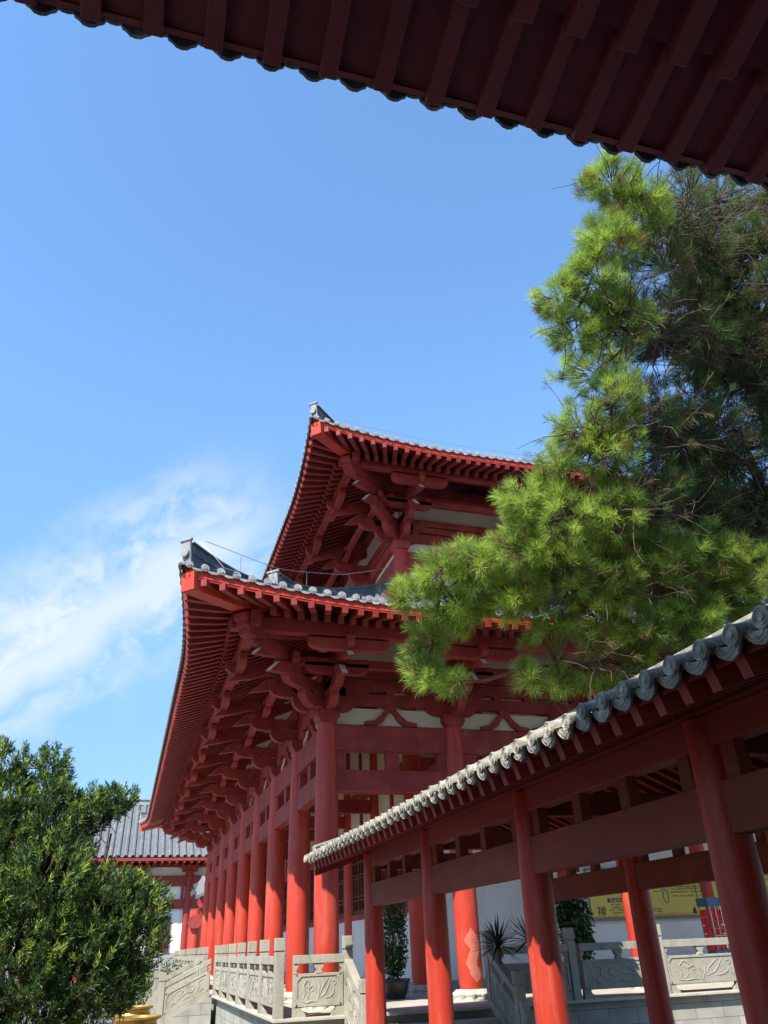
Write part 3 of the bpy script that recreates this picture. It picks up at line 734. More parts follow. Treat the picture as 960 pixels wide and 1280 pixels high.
for sd, X0, sg in ((0, GX0, 1), (1, GX1, -1)):
    tl = MB(); en = MB(); ts = .25; nr = int((GY1-GY0)/ts)
    P = lambda q, y, z: (X0 + sg*q, y, gz(q)+z)
    qe = GXR-GX0
    for i in range(nr+1):
        y = GY1 - .06 - ts*i; jz = random.uniform(-.007, .007); jy = random.uniform(-.012, .012)
        N = 6
        if i < nr:
            for k in range(N):
                q0, q1 = -.05+(qe+.05)*k/N, -.05+(qe+.05)*(k+1)/N
                tl.add([P(q0,y,0),P(q0,y-ts/2,-.03),P(q0,y-ts,0),P(q1,y-ts,0),P(q1,y-ts/2,-.03),P(q1,y,0)], [(0,1,4,5),(1,2,3,4)])
        m = 8; r = .052
        # overlapping barrel tiles, each a little tapered, so joints show
        q = -.12 + random.uniform(-.012, .012); j_ = 0; qs0 = q
        while q < qe:
            ql = min(q+.24, qe); o = len(tl.v)
            for (qq, rr) in ((q, r*1.04), (ql, r*.93)):
                for j in range(m+1):
                    th = math.pi*(j/m*1.16-.08); tl.v.append(P(qq, y+jy-rr*math.cos(th), rr*math.sin(th)+.012+jz))
            for j in range(m): tl.f.append((o+j, o+j+1, o+m+2+j, o+m+1+j))
            q = ql
        # disc with rim, ring and boss
        for (dq, dl, rad, inner) in ((-.012, .012, .056, 0), (-.02, -.012, .022, 0)):
            o = len(en.v); c = 20
            for qq in (qs0+dq, qs0+dl):
                for j in range(c):
                    th = 2*math.pi*j/c; en.v.append(P(qq, y+jy+rad*math.cos(th), .012+jz+rad*math.sin(th)-qq*.3+qs0*.3))
            en.f.append(tuple(o+j for j in range(c))); en.f.append(tuple(o+c+j for j in range(c))[::-1])
            for j in range(c): en.f.append((o+j, o+(j+1) % c, o+c+(j+1) % c, o+c+j))
        for rad in (.051, .034):
            en.tube([P(qs0-.013, y+jy+rad*math.cos(t), .012+jz+rad*math.sin(t)) for t in [2*math.pi*j/18 for j in range(19)]], .0045 if rad < .05 else .006, 5, caps=False)
        if i < nr:
            pr = [(-.104,.015),(-.100,-.022),(-.086,-.05),(-.062,-.074),(-.032,-.088),(0,-.098),(.032,-.088),(.062,-.074),(.086,-.05),(.100,-.022),(.104,.015),(.06,-.01),(0,-.022),(-.06,-.01)]
            ym = y - ts/2 + random.uniform(-.006, .006); o = len(en.v); dz = random.uniform(-.005, .005); tilt = random.uniform(-.12, .12)
            for qq in (-.065, -.045):
                for a, z in pr: en.v.append(P(qq - .25*z*0 - z*.25*(-1)*-.6, ym+a, z+dz+a*tilt))
            c2 = len(pr); en.f.append(tuple(o+j for j in range(c2))); en.f.append(tuple(o+c2+j for j in range(c2))[::-1])
            for j in range(c2): en.f.append((o+j, o+(j+1) % c2, o+c2+(j+1) % c2, o+c2+j))
            for sc in (.8, .5):
                en.tube([P(-.07, ym+a*sc, -.012+(z)*sc*.85) for a, z in pr[:11]], .0035, 4)
    x = tl.build('roof_tiles', 'tilegal', gal, smooth=True)
    y_ = en.build('eave_tile_ends', 'tilegal', gal, smooth=True); y_.parent = x
    # soffit boards and fascia
    mb = MB()
    for k in range(6):
        q0, q1 = .02+(qe-.02)*k/6, .02+(qe-.02)*(k+1)/6
        mb.hexa([P(q0,GY0,-.075),P(q1,GY0,-.075),P(q1,GY1-.1,-.075),P(q0,GY1-.1,-.075),P(q0,GY0,-.055),P(q1,GY0,-.055),P(q1,GY1-.1,-.055),P(q0,GY1-.1,-.055)])
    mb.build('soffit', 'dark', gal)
    mb = MB(); mb.hexa([P(.03,GY0,-.10),P(.05,GY0,-.10),P(.05,GY1-.06,-.10),P(.03,GY1-.06,-.10),P(.03,GY0,-.035),P(.05,GY0,-.035),P(.05,GY1-.06,-.035),P(.03,GY1-.06,-.035)]); mb.build('fascia', 'galwood', gal, bevel=.004)
    # sloping board closing the outer end between rafters
    mb = MB(); mb.hexa([P(.052,GY0,-.10),P(.16,GY0,-.105),P(.16,GY1-.06,-.105),P(.052,GY1-.06,-.10),P(.052,GY0,-.085),P(.16,GY0,-.085),P(.16,GY1-.06,-.085),P(.052,GY1-.06,-.085)]); mb.build('eave_board', 'galwood', gal)
    if sd == 0:
        for i in range(nr):
            y = GY1-.06-ts*(i+.5); mb = MB(); mb.beam(P(-.005,y,-.06), P(1.0,y,-.075), .075, .145, top=True); mb.beam(P(1.0,y,-.10), P(qe,y,-.09), .07, .06, top=True); mb.build('rafter', 'galwood', gal)
    else:
        mb = MB()
        for i in range(nr):
            y = GY1-.06-ts*(i+.5); mb.beam(P(-.005,y,-.06), P(1.0,y,-.075), .075, .145, top=True); mb.beam(P(1.0,y,-.10), P(qe,y,-.09), .07, .06, top=True)
        x = mb.build('rear_rafters', 'galwood', gal); x['kind'] = 'stuff'
mb = MB(); mb.box(GXR-.11, GXR+.11, GY0, GY1, gz(2.52)-.03, gz(2.52)+.22); mb.box(GXR-.14, GXR+.14, GY0, GY1+.04, gz(2.52)+.22, gz(2.52)+.27); mb.build('ridge', 'tilegal', gal, bevel=.01)
for X0, sg in ((GX0, 1), (GX1, -1)):
    mb = MB()
    P = lambda q, y, z: (X0 + sg*q, y, gz(q)+z)
    for k in range(5):
        q0, q1 = .02+2.4*k/5, .02+2.4*(k+1)/5
        for (a, b, c, d_) in ((GY1-.16, GY1+.02, .0, .13), (GY1-.18, GY1+.04, .13, .17)):
            mb.hexa([P(q0,a,c),P(q1,a,c),P(q1,b,c),P(q0,b,c),P(q0,a,d_),P(q1,a,d_),P(q1,b,d_),P(q0,b,d_)])
    mb.build('verge_ridge', 'tilegal', gal, bevel=.008)
    mb = MB()
    for k in range(5):
        q0, q1 = .05+2.45*k/5, .05+2.45*(k+1)/5
        a, b, c, d_ = GY1-.06, GY1-.015, -.30, -.02
        mb.hexa([P(q0,a,c),P(q1,a,c),P(q1,b,c),P(q0,b,c),P(q0,a,d_),P(q1,a,d_),P(q1,b,d_),P(q0,b,d_)])
    mb.build('bargeboard', 'galwood', gal)
lm = thing('ceiling_lamp', 'small white bowl lamp hanging under the walkway roof', 'lamp', (5.45, 9.15, 1.6+E))
mb = MB(); mb.lathe([(.01,0),(.09,.02),(.13,.07),(.14,.12),(.13,.13)], (5.45, 9.15, 1.36), 24); mb.build('lamp_shade', 'paper', lm, smooth=True)
mb = MB(); mb.tube([(5.45,9.15,1.49),(5.45,9.15,2.1)], .012, 8); mb.build('rod', 'greyframe', lm)

# ------------------------------------------------------------------ the hall overhead, whose eave the picture is taken from under
fr = thing('entrance_hall', 'dark maroon eave of a hall close overhead with wide rafters and tile tips', 'hall', (1.5, -3, 0))
fr.rotation_euler = (0, 0, -.022)
FY, FZ = 2.52, 4.26
def fzf(y, dz=0): return FZ + (FY-y)*.25 + dz
X0, X1 = -7., 12.
YB = -4.6
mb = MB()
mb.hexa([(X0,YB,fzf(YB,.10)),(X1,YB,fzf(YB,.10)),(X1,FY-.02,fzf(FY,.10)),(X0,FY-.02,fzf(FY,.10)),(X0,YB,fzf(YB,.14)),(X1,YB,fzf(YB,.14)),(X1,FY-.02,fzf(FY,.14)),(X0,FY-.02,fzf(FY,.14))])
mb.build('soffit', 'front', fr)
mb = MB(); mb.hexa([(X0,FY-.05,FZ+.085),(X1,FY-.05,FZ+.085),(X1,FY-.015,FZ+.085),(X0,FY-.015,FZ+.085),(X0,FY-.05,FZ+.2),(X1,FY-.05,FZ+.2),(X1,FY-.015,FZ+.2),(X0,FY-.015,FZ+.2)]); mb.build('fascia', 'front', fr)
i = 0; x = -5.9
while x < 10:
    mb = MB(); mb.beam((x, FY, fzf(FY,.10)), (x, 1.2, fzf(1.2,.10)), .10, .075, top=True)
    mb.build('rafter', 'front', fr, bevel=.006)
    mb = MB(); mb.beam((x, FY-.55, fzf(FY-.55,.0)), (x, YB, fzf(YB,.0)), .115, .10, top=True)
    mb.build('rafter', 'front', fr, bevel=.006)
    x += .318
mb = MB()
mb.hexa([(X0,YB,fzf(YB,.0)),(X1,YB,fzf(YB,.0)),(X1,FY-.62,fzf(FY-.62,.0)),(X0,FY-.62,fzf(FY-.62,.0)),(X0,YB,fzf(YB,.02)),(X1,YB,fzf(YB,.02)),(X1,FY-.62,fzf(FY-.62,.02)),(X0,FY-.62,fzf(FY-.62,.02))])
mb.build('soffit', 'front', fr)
tl = MB(); x = X0
while x < X1:
    r = .062
    o = len(tl.v); m = 8
    for y in (FY+.03, YB):
        for j in range(m+1):
            th = math.pi*j/m; tl.v.append((x-r*math.cos(th), y, fzf(y, .21)+r*math.sin(th)))
    for j in range(m): tl.f.append((o+j, o+j+1, o+m+2+j, o+m+1+j))
    tl.tube([(x, FY+.045, fzf(FY,.21)), (x, FY+.025, fzf(FY,.21))], .066, 14)
    tl.hexa([(x,FY+.01,fzf(FY,.17)),(x+.242,FY+.01,fzf(FY,.17)),(x+.242,YB,fzf(YB,.17)),(x,YB,fzf(YB,.17)),(x,FY+.01,fzf(FY,.2)),(x+.242,FY+.01,fzf(FY,.2)),(x+.242,YB,fzf(YB,.2)),(x,YB,fzf(YB,.2))])
    pr = [(-.09,.02),(-.075,-.02),(-.05,-.035),(-.03,-.055),(0,-.062),(.03,-.055),(.05,-.035),(.075,-.02),(.09,.02)]
    tl.prism(pr, (x+.121, FY+.02, fzf(FY,.13)), (1,0,0), (0,-.25,.97), (0,1,0), .02)
    x += .242
tl.build('roof_tiles', 'tile', fr, smooth=True)
for x in (-5.2, -1.8, 1.9, 5.45, 9.2):
    for y in (-.85, -4.3):
        mb = MB(); mb.lathe([(.2,0),(.2,4),(.18,fzf(y)+1.4)], (x, y, -1.65), 28); mb.build('column', 'redcol', fr, smooth=True)
mb = MB(); mb.box(X0, X1, -4.62, -4.45, -1.65, fzf(-4.5)); mb.build('wall', 'front', fr)  # unseen rear wall, added to dim the fill light from behind
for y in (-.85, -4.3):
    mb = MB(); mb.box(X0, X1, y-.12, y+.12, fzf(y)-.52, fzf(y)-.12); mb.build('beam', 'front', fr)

# =========================================================================== plants
def leaves_mesh(name, P, D, Ln, W, tint, mat_name, parent, fold=False, curve=0.):
    """P base points (n,3) world, D unit dirs, Ln lengths, W widths, tint (n,)"""
    n = len(P); up = RNG.normal(size=(n, 3)); side = np.cross(D, up); side /= np.linalg.norm(side, axis=1)[:, None] + 1e-9
    nrm = np.cross(D, side)
    base = np.array(BASE[parent.name])
    P = P - base
    mid = P + D*(Ln*.5)[:, None] + nrm*(Ln*curve*.25)[:, None]
    tip = P + D*Ln[:, None] - nrm*(Ln*curve*.3)[:, None]
    v = np.stack([P, mid - side*(W/2)[:, None], tip, mid + side*(W/2)[:, None]], axis=1).reshape(-1, 3)
    me = bpy.data.meshes.new(name)
    me.vertices.add(n*4); me.vertices.foreach_set('co', v.astype(np.float32).ravel())
    me.loops.add(n*4); me.loops.foreach_set('vertex_index', np.arange(n*4, dtype=np.int32))
    me.polygons.add(n); me.polygons.foreach_set('loop_start', np.arange(0, n*4, 4, dtype=np.int32)); me.polygons.foreach_set('loop_total', np.full(n, 4, dtype=np.int32))
    at = me.attributes.new('tint', 'FLOAT', 'POINT'); at.data.foreach_set('value', np.repeat(tint, 4).astype(np.float32))
    me.materials.append(M[mat_name]); me.update(calc_edges=True); me.validate()
    o = bpy.data.objects.new(name, me); C.objects.link(o); o.parent = parent
    return o
def unit(a): return a/(np.linalg.norm(a, axis=1)[:, None]+1e-9)

# ---- the long-needled pine leaning over the walkway
pine = thing('pine_tree', 'tall long-needled pine with bright green tufts leaning over the walkway roof', 'pine tree', (9.6, 9.3, 0))
W0 = E
CL = [(3.76, 8.02, 5.41, 0.4), (3.97, 7.75, 5.76, 0.36), (4.39, 7.9, 5.48, 0.4), (3.56, 7.8, 5.69, 0.29), (3.55, 8.16, 5.09, 0.29), (4.82, 7.72, 5.95, 0.46), (4.17, 7.39, 6.04, 0.35), (5.5, 7.52, 5.92, 0.46)] + [(4.72,5.11,9.79,.4),(5.14,5.17,9.46,.49),(4.63,5.3,8.91,.4),(4.14,5.8,8.34,.33),(4.52,5.55,8.54,.38),(4.37,5.96,7.95,.34),(5.06,5.9,8.28,.49),(5.99,5.15,10.05,.47),(5.79,5.69,9.25,.47),(4.96,6.18,7.24,.43),(4.53,6.51,6.93,.33),(4.32,6.79,6.56,.33),(4.94,6.51,6.71,.48),(5.62,6.34,7.24,.49),(3.91,6.93,6.14,.32),(4.38,6.89,5.96,.47),(5.02,6.85,6.08,.48),(5.71,6.72,6.55,.49),(3.93,7.24,5.62,.39),(3.45,7.44,5.54,.36),(3.09,7.6,5.47,.32),(2.76,7.86,5.21,.28),(3.28,7.86,5.14,.36),(3.07,8.13,4.79,.3),(3.08,8.33,4.44,.25),(3.45,8.27,4.35,.23),(4.03,7.65,5.27,.4),(4.56,7.39,5.44,.48),(5.22,7.38,5.5,.49),(5.88,7.27,5.73,.55),(6.65,7.32,5.84,.52),(7.28,7.28,5.77,.52),(4.63,7.88,4.97,.37),(5.14,7.7,4.99,.49),(5.73,7.68,4.92,.49),(6.41,7.57,5.15,.5),(7.17,7.5,5.46,.47),(4.28,8.09,4.41,.23),(4.75,8.07,4.38,.25),(5.22,8.03,4.4,.25),(5.78,7.89,4.54,.3)]
INNER = [(7.48, 7.34, 8.29, 0.51), (8.42, 6.12, 11.51, 0.51), (7.83, 8.97, 7.1, 0.55), (7.38, 6.47, 10.04, 0.48), (8.99, 6.86, 8.79, 0.54), (8.0, 6.0, 10.46, 0.53), (8.55, 8.22, 6.59, 0.47), (8.37, 8.0, 7.36, 0.54), (8.0, 6.82, 7.66, 0.46), (7.31, 5.83, 11.14, 0.55), (8.93, 9.23, 6.61, 0.53), (9.1, 6.19, 11.49, 0.59), (7.86, 6.28, 9.42, 0.48), (7.51, 6.43, 8.79, 0.52), (9.36, 8.76, 6.05, 0.58), (8.31, 8.57, 7.47, 0.56), (7.78, 7.4, 9.49, 0.54), (8.15, 6.18, 8.78, 0.48), (6.67, 7.18, 7.51, 0.42), (8.71, 7.39, 9.18, 0.46), (6.42, 5.72, 10.45, 0.42), (8.22, 7.17, 10.23, 0.49), (7.78, 5.75, 9.39, 0.51), (7.39, 7.27, 7.44, 0.52), (7.54, 6.41, 11.04, 0.57), (8.09, 9.54, 6.61, 0.56), (9.45, 7.98, 7.87, 0.46), (9.59, 8.58, 6.67, 0.53), (7.65, 8.55, 7.55, 0.47), (8.24, 8.83, 6.9, 0.59), (8.41, 7.33, 6.54, 0.45), (8.44, 5.61, 11.46, 0.56), (6.79, 6.48, 9.58, 0.44), (6.79, 6.2, 10.08, 0.5)] + [(7.48,7.96,7.56,.48),(8.12,7.52,7.95,.48),(7.65,7.11,8.9,.48),(8.16,6.65,9.4,.48),(7.5,6.48,10.04,.48),(7.65,5.7,10.26,.46),(7.28,7.1,9.12,.45),(8.34,7.95,7.11,.54),(8.23,6.7,8.25,.57),(6.6,7.2,7.9,.4),(6.3,6.6,8.9,.35),(7.2,7.6,6.7,.5),(8.9,7.2,6.5,.6),(9.4,8.0,5.8,.6),(9.6,7.0,9.0,.6),(9.0,6.0,10.6,.6),(8.2,5.2,11.2,.6),(10.6,9,8,.7),(10.8,8.2,10,.7),(9.4,10.2,9.2,.7),(8.6,9.6,7.8,.6),(9.9,8.4,11.4,.6),(11.0,10.2,6.6,.6),(8.9,10.8,6.4,.6),(9.8,9.0,12.4,.5)]
BACK = [(6.71, 6.86, 8.13, 0.47), (5.96, 6.95, 8.03, 0.43), (5.64, 7.49, 7.66, 0.42), (6.44, 6.13, 9.12, 0.51), (6.81, 7.84, 6.37, 0.43), (6.42, 6.98, 7.33, 0.52), (6.38, 7.63, 6.92, 0.54), (5.88, 8.24, 6.52, 0.49), (5.75, 6.91, 8.88, 0.53), (5.72, 7.44, 7.08, 0.46), (6.62, 7.99, 5.25, 0.45), (6.54, 8.42, 6.01, 0.44), (6.28, 6.54, 8.68, 0.43), (5.31, 5.86, 9.56, 0.48), (5.83, 8.46, 5.16, 0.41), (6.5, 6.14, 8.56, 0.49), (5.81, 8.3, 6.01, 0.42), (5.21, 6.83, 8.22, 0.53), (6.97, 7.23, 6.58, 0.48), (5.7, 6.37, 9.04, 0.51), (6.64, 5.82, 9.76, 0.52), (5.35, 6.36, 9.43, 0.44), (6.1, 7.65, 6.27, 0.42), (6.25, 5.96, 10.1, 0.44), (6.77, 6.62, 7.4, 0.52), (6.53, 7.16, 6.9, 0.52)]
trunk_pts = [Vector(p) for p in [(9.6,9.3,-.1),(9.55,9.25,1.5),(9.75,9.1,3.2),(9.5,8.8,5.0),(9.3,8.4,6.8),(9.4,8.1,8.6),(9.2,7.9,10.2),(9.5,8.2,11.6)]]
def wb(mb_pts): return [(p[0], p[1], p[2]-E) for p in mb_pts]
mb = MB(); mb.tube(wb(trunk_pts), [.24,.21,.19,.17,.14,.11,.08,.04], 14); mb.build('trunk', 'bark', pine, smooth=True)
limbs = [ # main limbs from the trunk, each ends among the clumps
 [(9.7,9.1,3.1),(8.6,8.7,3.9),(7.4,8.3,4.5),(6.2,8.0,4.7),(5.0,7.95,4.6),(4.3,8.0,4.5)],
 [(9.55,8.9,4.6),(8.4,8.4,5.2),(7.2,7.8,5.5),(6.2,7.5,5.5),(5.2,7.5,5.3),(4.3,7.5,5.35),(3.5,7.6,5.3),(2.95,7.75,5.3)],
 [(9.3,8.5,6.4),(8.4,8.1,6.5),(7.3,7.6,6.4),(6.3,7.1,6.3),(5.4,6.9,6.1),(4.6,6.9,5.95),(4.0,6.95,6.0)],
 [(9.35,8.3,7.4),(8.5,7.8,7.7),(7.4,7.3,7.7),(6.5,6.8,7.4),(5.6,6.5,7.1),(4.8,6.4,6.9),(4.4,6.5,6.7)],
 [(9.4,8.1,8.7),(8.6,7.5,9.0),(7.6,6.9,9.0),(6.7,6.4,8.8),(5.8,6.1,8.4),(5.0,5.9,8.2),(4.4,5.85,8.2)],
 [(9.2,7.9,10.0),(8.4,7.1,10.1),(7.5,6.3,10.2),(6.5,5.7,10.0),(5.6,5.4,9.7),(4.9,5.2,9.6)],
 [(9.5,8.6,5.6),(10.4,9.0,7.2),(10.8,9.2,8.2)], [(9.3,8.4,7.0),(9.0,9.6,7.6),(9.2,10.3,8.6)], [(9.2,8.0,9.8),(9.8,8.3,11.0),(10.0,8.6,12.2)]]
limb_pts = []
for lp in limbs:
    pts = [Vector(p) for p in lp]; out = []
    for i in range(len(pts)-1):
        for t in (0, .25, .5, .75):
            p = pts[i].lerp(pts[i+1], t); out.append(p + Vector([random.uniform(-.06, .06) for _ in range(3)]))
    out.append(pts[-1]); m = len(out)
    mb = MB(); mb.tube(wb(out), [.08*(1-.9*i/(m-1)) for i in range(m)], 8); mb.build('branch', 'bark', pine, smooth=True)
    limb_pts += out
tw = MB(); NP = []; ND = []; NL = []; NT = []; DRY = []
def tuft(p, d, n, ln, tint, dry=False):
    dd = RNG.normal(size=(n, 3)); d = np.array(d)
    dd = unit(unit(dd)*RNG.uniform(.45, .9, (n, 1)) + d*.75)
    pp = np.array(p) - d*RNG.uniform(0, .10, (n, 1))
    NP.append(pp); ND.append(dd); NL.append(RNG.uniform(.7, 1.1, n)*ln); NT.append(np.clip(tint + RNG.normal(0, .12, n), 0, 1)); DRY.append(np.full(n, dry))
def clump(c, r, dens, inner=False):
    c = Vector(c)
    near = min(limb_pts, key=lambda q: (q-c).length)
    mids = near.lerp(c, .55) + Vector([random.uniform(-.1, .1) for _ in range(3)])
    tw.tube(wb([near, mids, c]), [.024, .017, .010], 5, caps=False)
    cc = np.array(c); nt = int(dens*r*r*400)
    ax = (c - Vector((9.3, 8.4, c.z))).normalized()
    for k in range(nt):
        v = unit(RNG.normal(size=(1, 3)))[0]; v = v*np.array([1, 1, .85])
        rad = r*(RNG.uniform(.25, 1)**.5)*(1.12 if random.random() < .12 else .92)
        p = cc + v*rad
        d = v*.7 + np.array(ax)*.35 + np.array([0, 0, .25]); d = d/np.linalg.norm(d)
        b = cc + (p-cc)*.45 - np.array(ax)*.08
        tw.tube(wb([Vector(b), Vector(p - d*.08), Vector(p)]), [.007, .005, .004], 4, caps=False)
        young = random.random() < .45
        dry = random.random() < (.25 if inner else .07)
        tuft(p, d, 84 if not inner else 50, random.uniform(.14, .20), (1.0 if young else .5) if not inner else .10, dry)  # inner needles tinted darker: shade inside the crown put into the colour
for x, y, z, r in CL:
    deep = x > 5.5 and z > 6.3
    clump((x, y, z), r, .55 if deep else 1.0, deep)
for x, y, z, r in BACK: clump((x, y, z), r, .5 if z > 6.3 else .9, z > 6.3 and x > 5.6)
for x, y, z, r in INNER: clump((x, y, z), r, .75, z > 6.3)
# dead inner twigs: tangled fine branches between the limbs
srcs = limb_pts + [Vector(c[:3]) for c in INNER]*3
for k in range(3800):
    q = random.choice(srcs)
    if q.x > 11.5 or q.x < 4.6: continue
    d = Vector([random.gauss(0, 1) for _ in range(3)]).normalized(); d.z *= .7; p = q.copy(); pts = [p.copy()]
    for j in range(5):
        d = (d + Vector([random.gauss(0, .35) for _ in range(3)])).normalized(); p = p + d*random.uniform(.12, .24); pts.append(p.copy())
    tw.tube(wb(pts), [.012, .010, .008, .006, .004, .003], 4, caps=False)
    if random.random() < .35: tuft(np.array(pts[-1]), np.array(d), 26, .13, .15, random.random() < .5)
tw.build('twigs', 'twig', pine)['kind'] = 'stuff'
NP, ND, NL, NT, DRY = map(np.concatenate, (NP, ND, NL, NT, DRY))
m_ = ~DRY
leaves_mesh('crown', NP[m_], ND[m_], NL[m_], np.full(m_.sum(), .0047), NT[m_], 'needle', pine, curve=.25)
leaves_mesh('dry_needles', NP[DRY], ND[DRY], NL[DRY], np.full(DRY.sum(), .004), NT[DRY], 'needledry', pine, curve=.3)['kind'] = 'stuff'
co = MB()
for x, y, z in ((5.3,5.9,8.75),(6.2,6.5,8.5),(6.0,7.5,5.9),(7.1,6.9,9.1)):
    co.lathe([(.004,-.05),(.026,-.035),(.032,0),(.022,.03),(.006,.05)], (x, y, z-E), 10)
co.each('cone', 'bark', pine)

# ---- dense broad-needled evergreen at lower left
bush = thing('evergreen_tree', 'dense dark evergreen tree with yellow-green new shoots at the left edge', 'evergreen tree', (-1.1, 11, 0))
LB = [(-1.62,11,3.85,.30),(-1.60,11,3.4,.42),(-1.07,11,3.88,.24),(-1.05,11,3.5,.36),(-.95,10.9,3.1,.5),(-.52,10.9,3.3,.3),(-.28,10.8,3.38,.22),(-.13,10.8,3.42,.17),(-.8,11,2.8,.42),(-1.6,11,2.9,.6),
 (-.2,10.8,2.4,.3),(.10,10.9,2.35,.26),(.22,10.9,2.15,.36),(.20,10.8,1.8,.38),(.02,10.8,1.45,.38),(-.3,10.7,2.0,.5),(-.35,10.6,1.55,.5),(-.9,10.6,2.4,.6),(-1.0,10.5,1.7,.6),(-.75,10.6,1.15,.5),(-1.5,10.6,2.2,.6),(-1.7,10.5,1.4,.6),(-2.2,10.9,2.9,.7),(-2.4,10.8,2.1,.7),(-2.6,10.9,3.4,.6),(-2.4,10.6,1.3,.7),(-3.1,11,2.5,.7),(-1.3,11.6,2.3,.9),(-.5,11.5,1.9,.6),(-1.3,10.6,.85,.5),(-.5,10.7,.85,.38),(-2.1,11.2,3.9,.3)]
for k, pts in enumerate([[(-1.1,11,-.05),(-1.15,11,1),(-1.1,11,2.2),(-1.06,11,3.7)], [(-1.0,11,-.05),(-.7,10.95,.9),(-.35,10.9,2.0),(-.25,10.85,3.0)], [(-1.25,11,-.05),(-1.5,11,1.0),(-1.6,11,2.4),(-1.62,11,3.7)], [(-.95,10.9,-.05),(-.5,10.8,.8),(0,10.8,1.6),(.15,10.9,2.2)], [(-1.3,11,-.05),(-1.9,10.9,1),(-2.4,10.9,2.2),(-2.5,10.9,3.2)]]):
    mb = MB(); mb.tube(wb([Vector(p) for p in pts]), [.06,.045,.03,.012], 8); mb.build('trunk' if k == 0 else 'stem', 'bark', bush, smooth=True)
P_, D_, L_, T_2 = [], [], [], []
tw = MB()
for (x, y, z, r) in LB:
    nt = int(390*r*r*3.0); c = np.array((x, y, z))
    for k in range(nt):
        v = unit(RNG.normal(size=(1, 3)))[0]; p = c + v*r*RNG.uniform(.35, 1)**.45*np.array([1, 1, 1.0])
        d = v*.55 + np.array([0, 0, .75]) + RNG.normal(0, .22, 3); d /= np.linalg.norm(d)
        n_ = 20; az = RNG.uniform(0, 2*np.pi, n_); h = np.linspace(-.10, .02, n_)
        a = np.cross(d, [0.3, .9, .2]); a /= np.linalg.norm(a); b = np.cross(d, a)
        spread = RNG.uniform(.5, 1.15, n_)*(1.1 - (h+.10)*5)[:]
        dd = unit(d[None, :]*.7 + (a[None, :]*np.cos(az)[:, None] + b[None, :]*np.sin(az)[:, None])*spread[:, None])
        P_.append(p + d*h[:, None]); D_.append(dd); L_.append(RNG.uniform(.045, .10, n_)*random.uniform(.8, 1.15))
        yn = random.random() < (.24 if v[2] > -.2 else .08)
        T_2.append(np.clip((.75 if yn else .10) + RNG.normal(0, .1, n_), 0, 1))
        if k % 3 == 0: tw.tube(wb([Vector(p-d*.22), Vector(p)]), [.006, .004], 4, caps=False)
P_, D_, L_, T_2 = map(np.concatenate, (P_, D_, L_, T_2))
leaves_mesh('crown', P_, D_, L_, np.full(len(P_), .014), T_2, 'podo', bush, curve=.2)
tw.build('twigs', 'twig', bush)['kind'] = 'stuff'

for (x, y, rz, sc, lb) in ((-4.6, 8.2, 1.1, 1.0, 'unseen evergreen tree added to block low sky, nearest the camera'), (-6.2, 4.6, 2.3, 1.15, 'unseen evergreen tree added to block low sky near the entrance hall'), (-7.5, 9.6, 3.9, 1.2, 'unseen evergreen tree added to block low sky, in the second row'), (-5.2, 13.6, 5.0, 1.1, 'unseen evergreen tree added to block low sky, beyond the dense one'), (-9.0, 6.2, .4, 1.3, 'unseen evergreen tree added to block low sky, farthest out')):  # out-of-view copies added to cut low sky light on the walkway
    t2 = bush.copy(); C.objects.link(t2); t2.location = (x, y, 0); t2.rotation_euler = (0, 0, rz); t2.scale = (sc, sc, sc); t2['label'] = lb
    for ch in bush.children:
        c2 = ch.copy(); C.objects.link(c2); c2.parent = t2

# ---- generic leafy plants
def leafy(name, label, cat, base, blobs, n, ln, wd, mt, stem_h, pot=None, group=None, stems=5, tint=.4):
    t = thing(name, label, cat, (base[0], base[1], base[2]+E), group)
    if pot:
        r, h = pot; mb = MB(); mb.lathe([(r*.62,0),(r*.68,.02),(r*.9,h*.45),(r*.98,h*.85),(r*1.08,h*.9),(r*1.08,h),(r*.95,h),(r*.92,h-.06)], base, 28); mb.build('pot', 'pot', t, smooth=True)
        mb = MB(); mb.lathe([(r*.92,h-.05),(.01,h-.03)], base, 20); mb.build('soil', 'soil', t)
        b0 = base[2]+h-.06
    else: b0 = base[2]
    mb = MB()
    for k in range(stems):
        a = 2*math.pi*k/stems; rr = .07 if stems > 1 else 0
        mb.tube([(base[0]+rr*math.cos(a), base[1]+rr*math.sin(a), b0), (base[0]+rr*1.5*math.cos(a+.3), base[1]+rr*1.5*math.sin(a+.3), b0+stem_h*.5), (base[0]+rr*3*math.cos(a), base[1]+rr*3*math.sin(a), b0+stem_h)], [.014,.011,.005], 6)
    mb.build('stem', 'bark', t, smooth=True)
    Ps = []; 
    for x, y, z, r, rz in blobs:
        k = int(n*r*r*rz); v = unit(RNG.normal(size=(k, 3)))*(RNG.uniform(.2, 1, (k, 1))**.4); Ps.append(np.array((x, y, z+E)) + v*np.array([r, r, rz]))
    Ps = np.concatenate(Ps); dd = unit(RNG.normal(size=Ps.shape) + np.array([0, 0, -.1]))
    leaves_mesh('foliage', Ps, dd, RNG.uniform(.6, 1.1, len(Ps))*ln, np.full(len(Ps), wd), np.clip(RNG.normal(tint, .25, len(Ps)), 0, 1), mt, t, curve=.3)
    return t
leafy('potted_tree', 'slender bushy tree in a dark pot on the temple porch between two red columns', 'potted tree', (5.62, 18.0, -.955), [(5.62,18,.05,.30,.75),(5.68,18,.6,.27,.4),(5.6,18,-.25,.27,.3)], 30000, .075, .035, 'broad', .9, pot=(.30,.36))
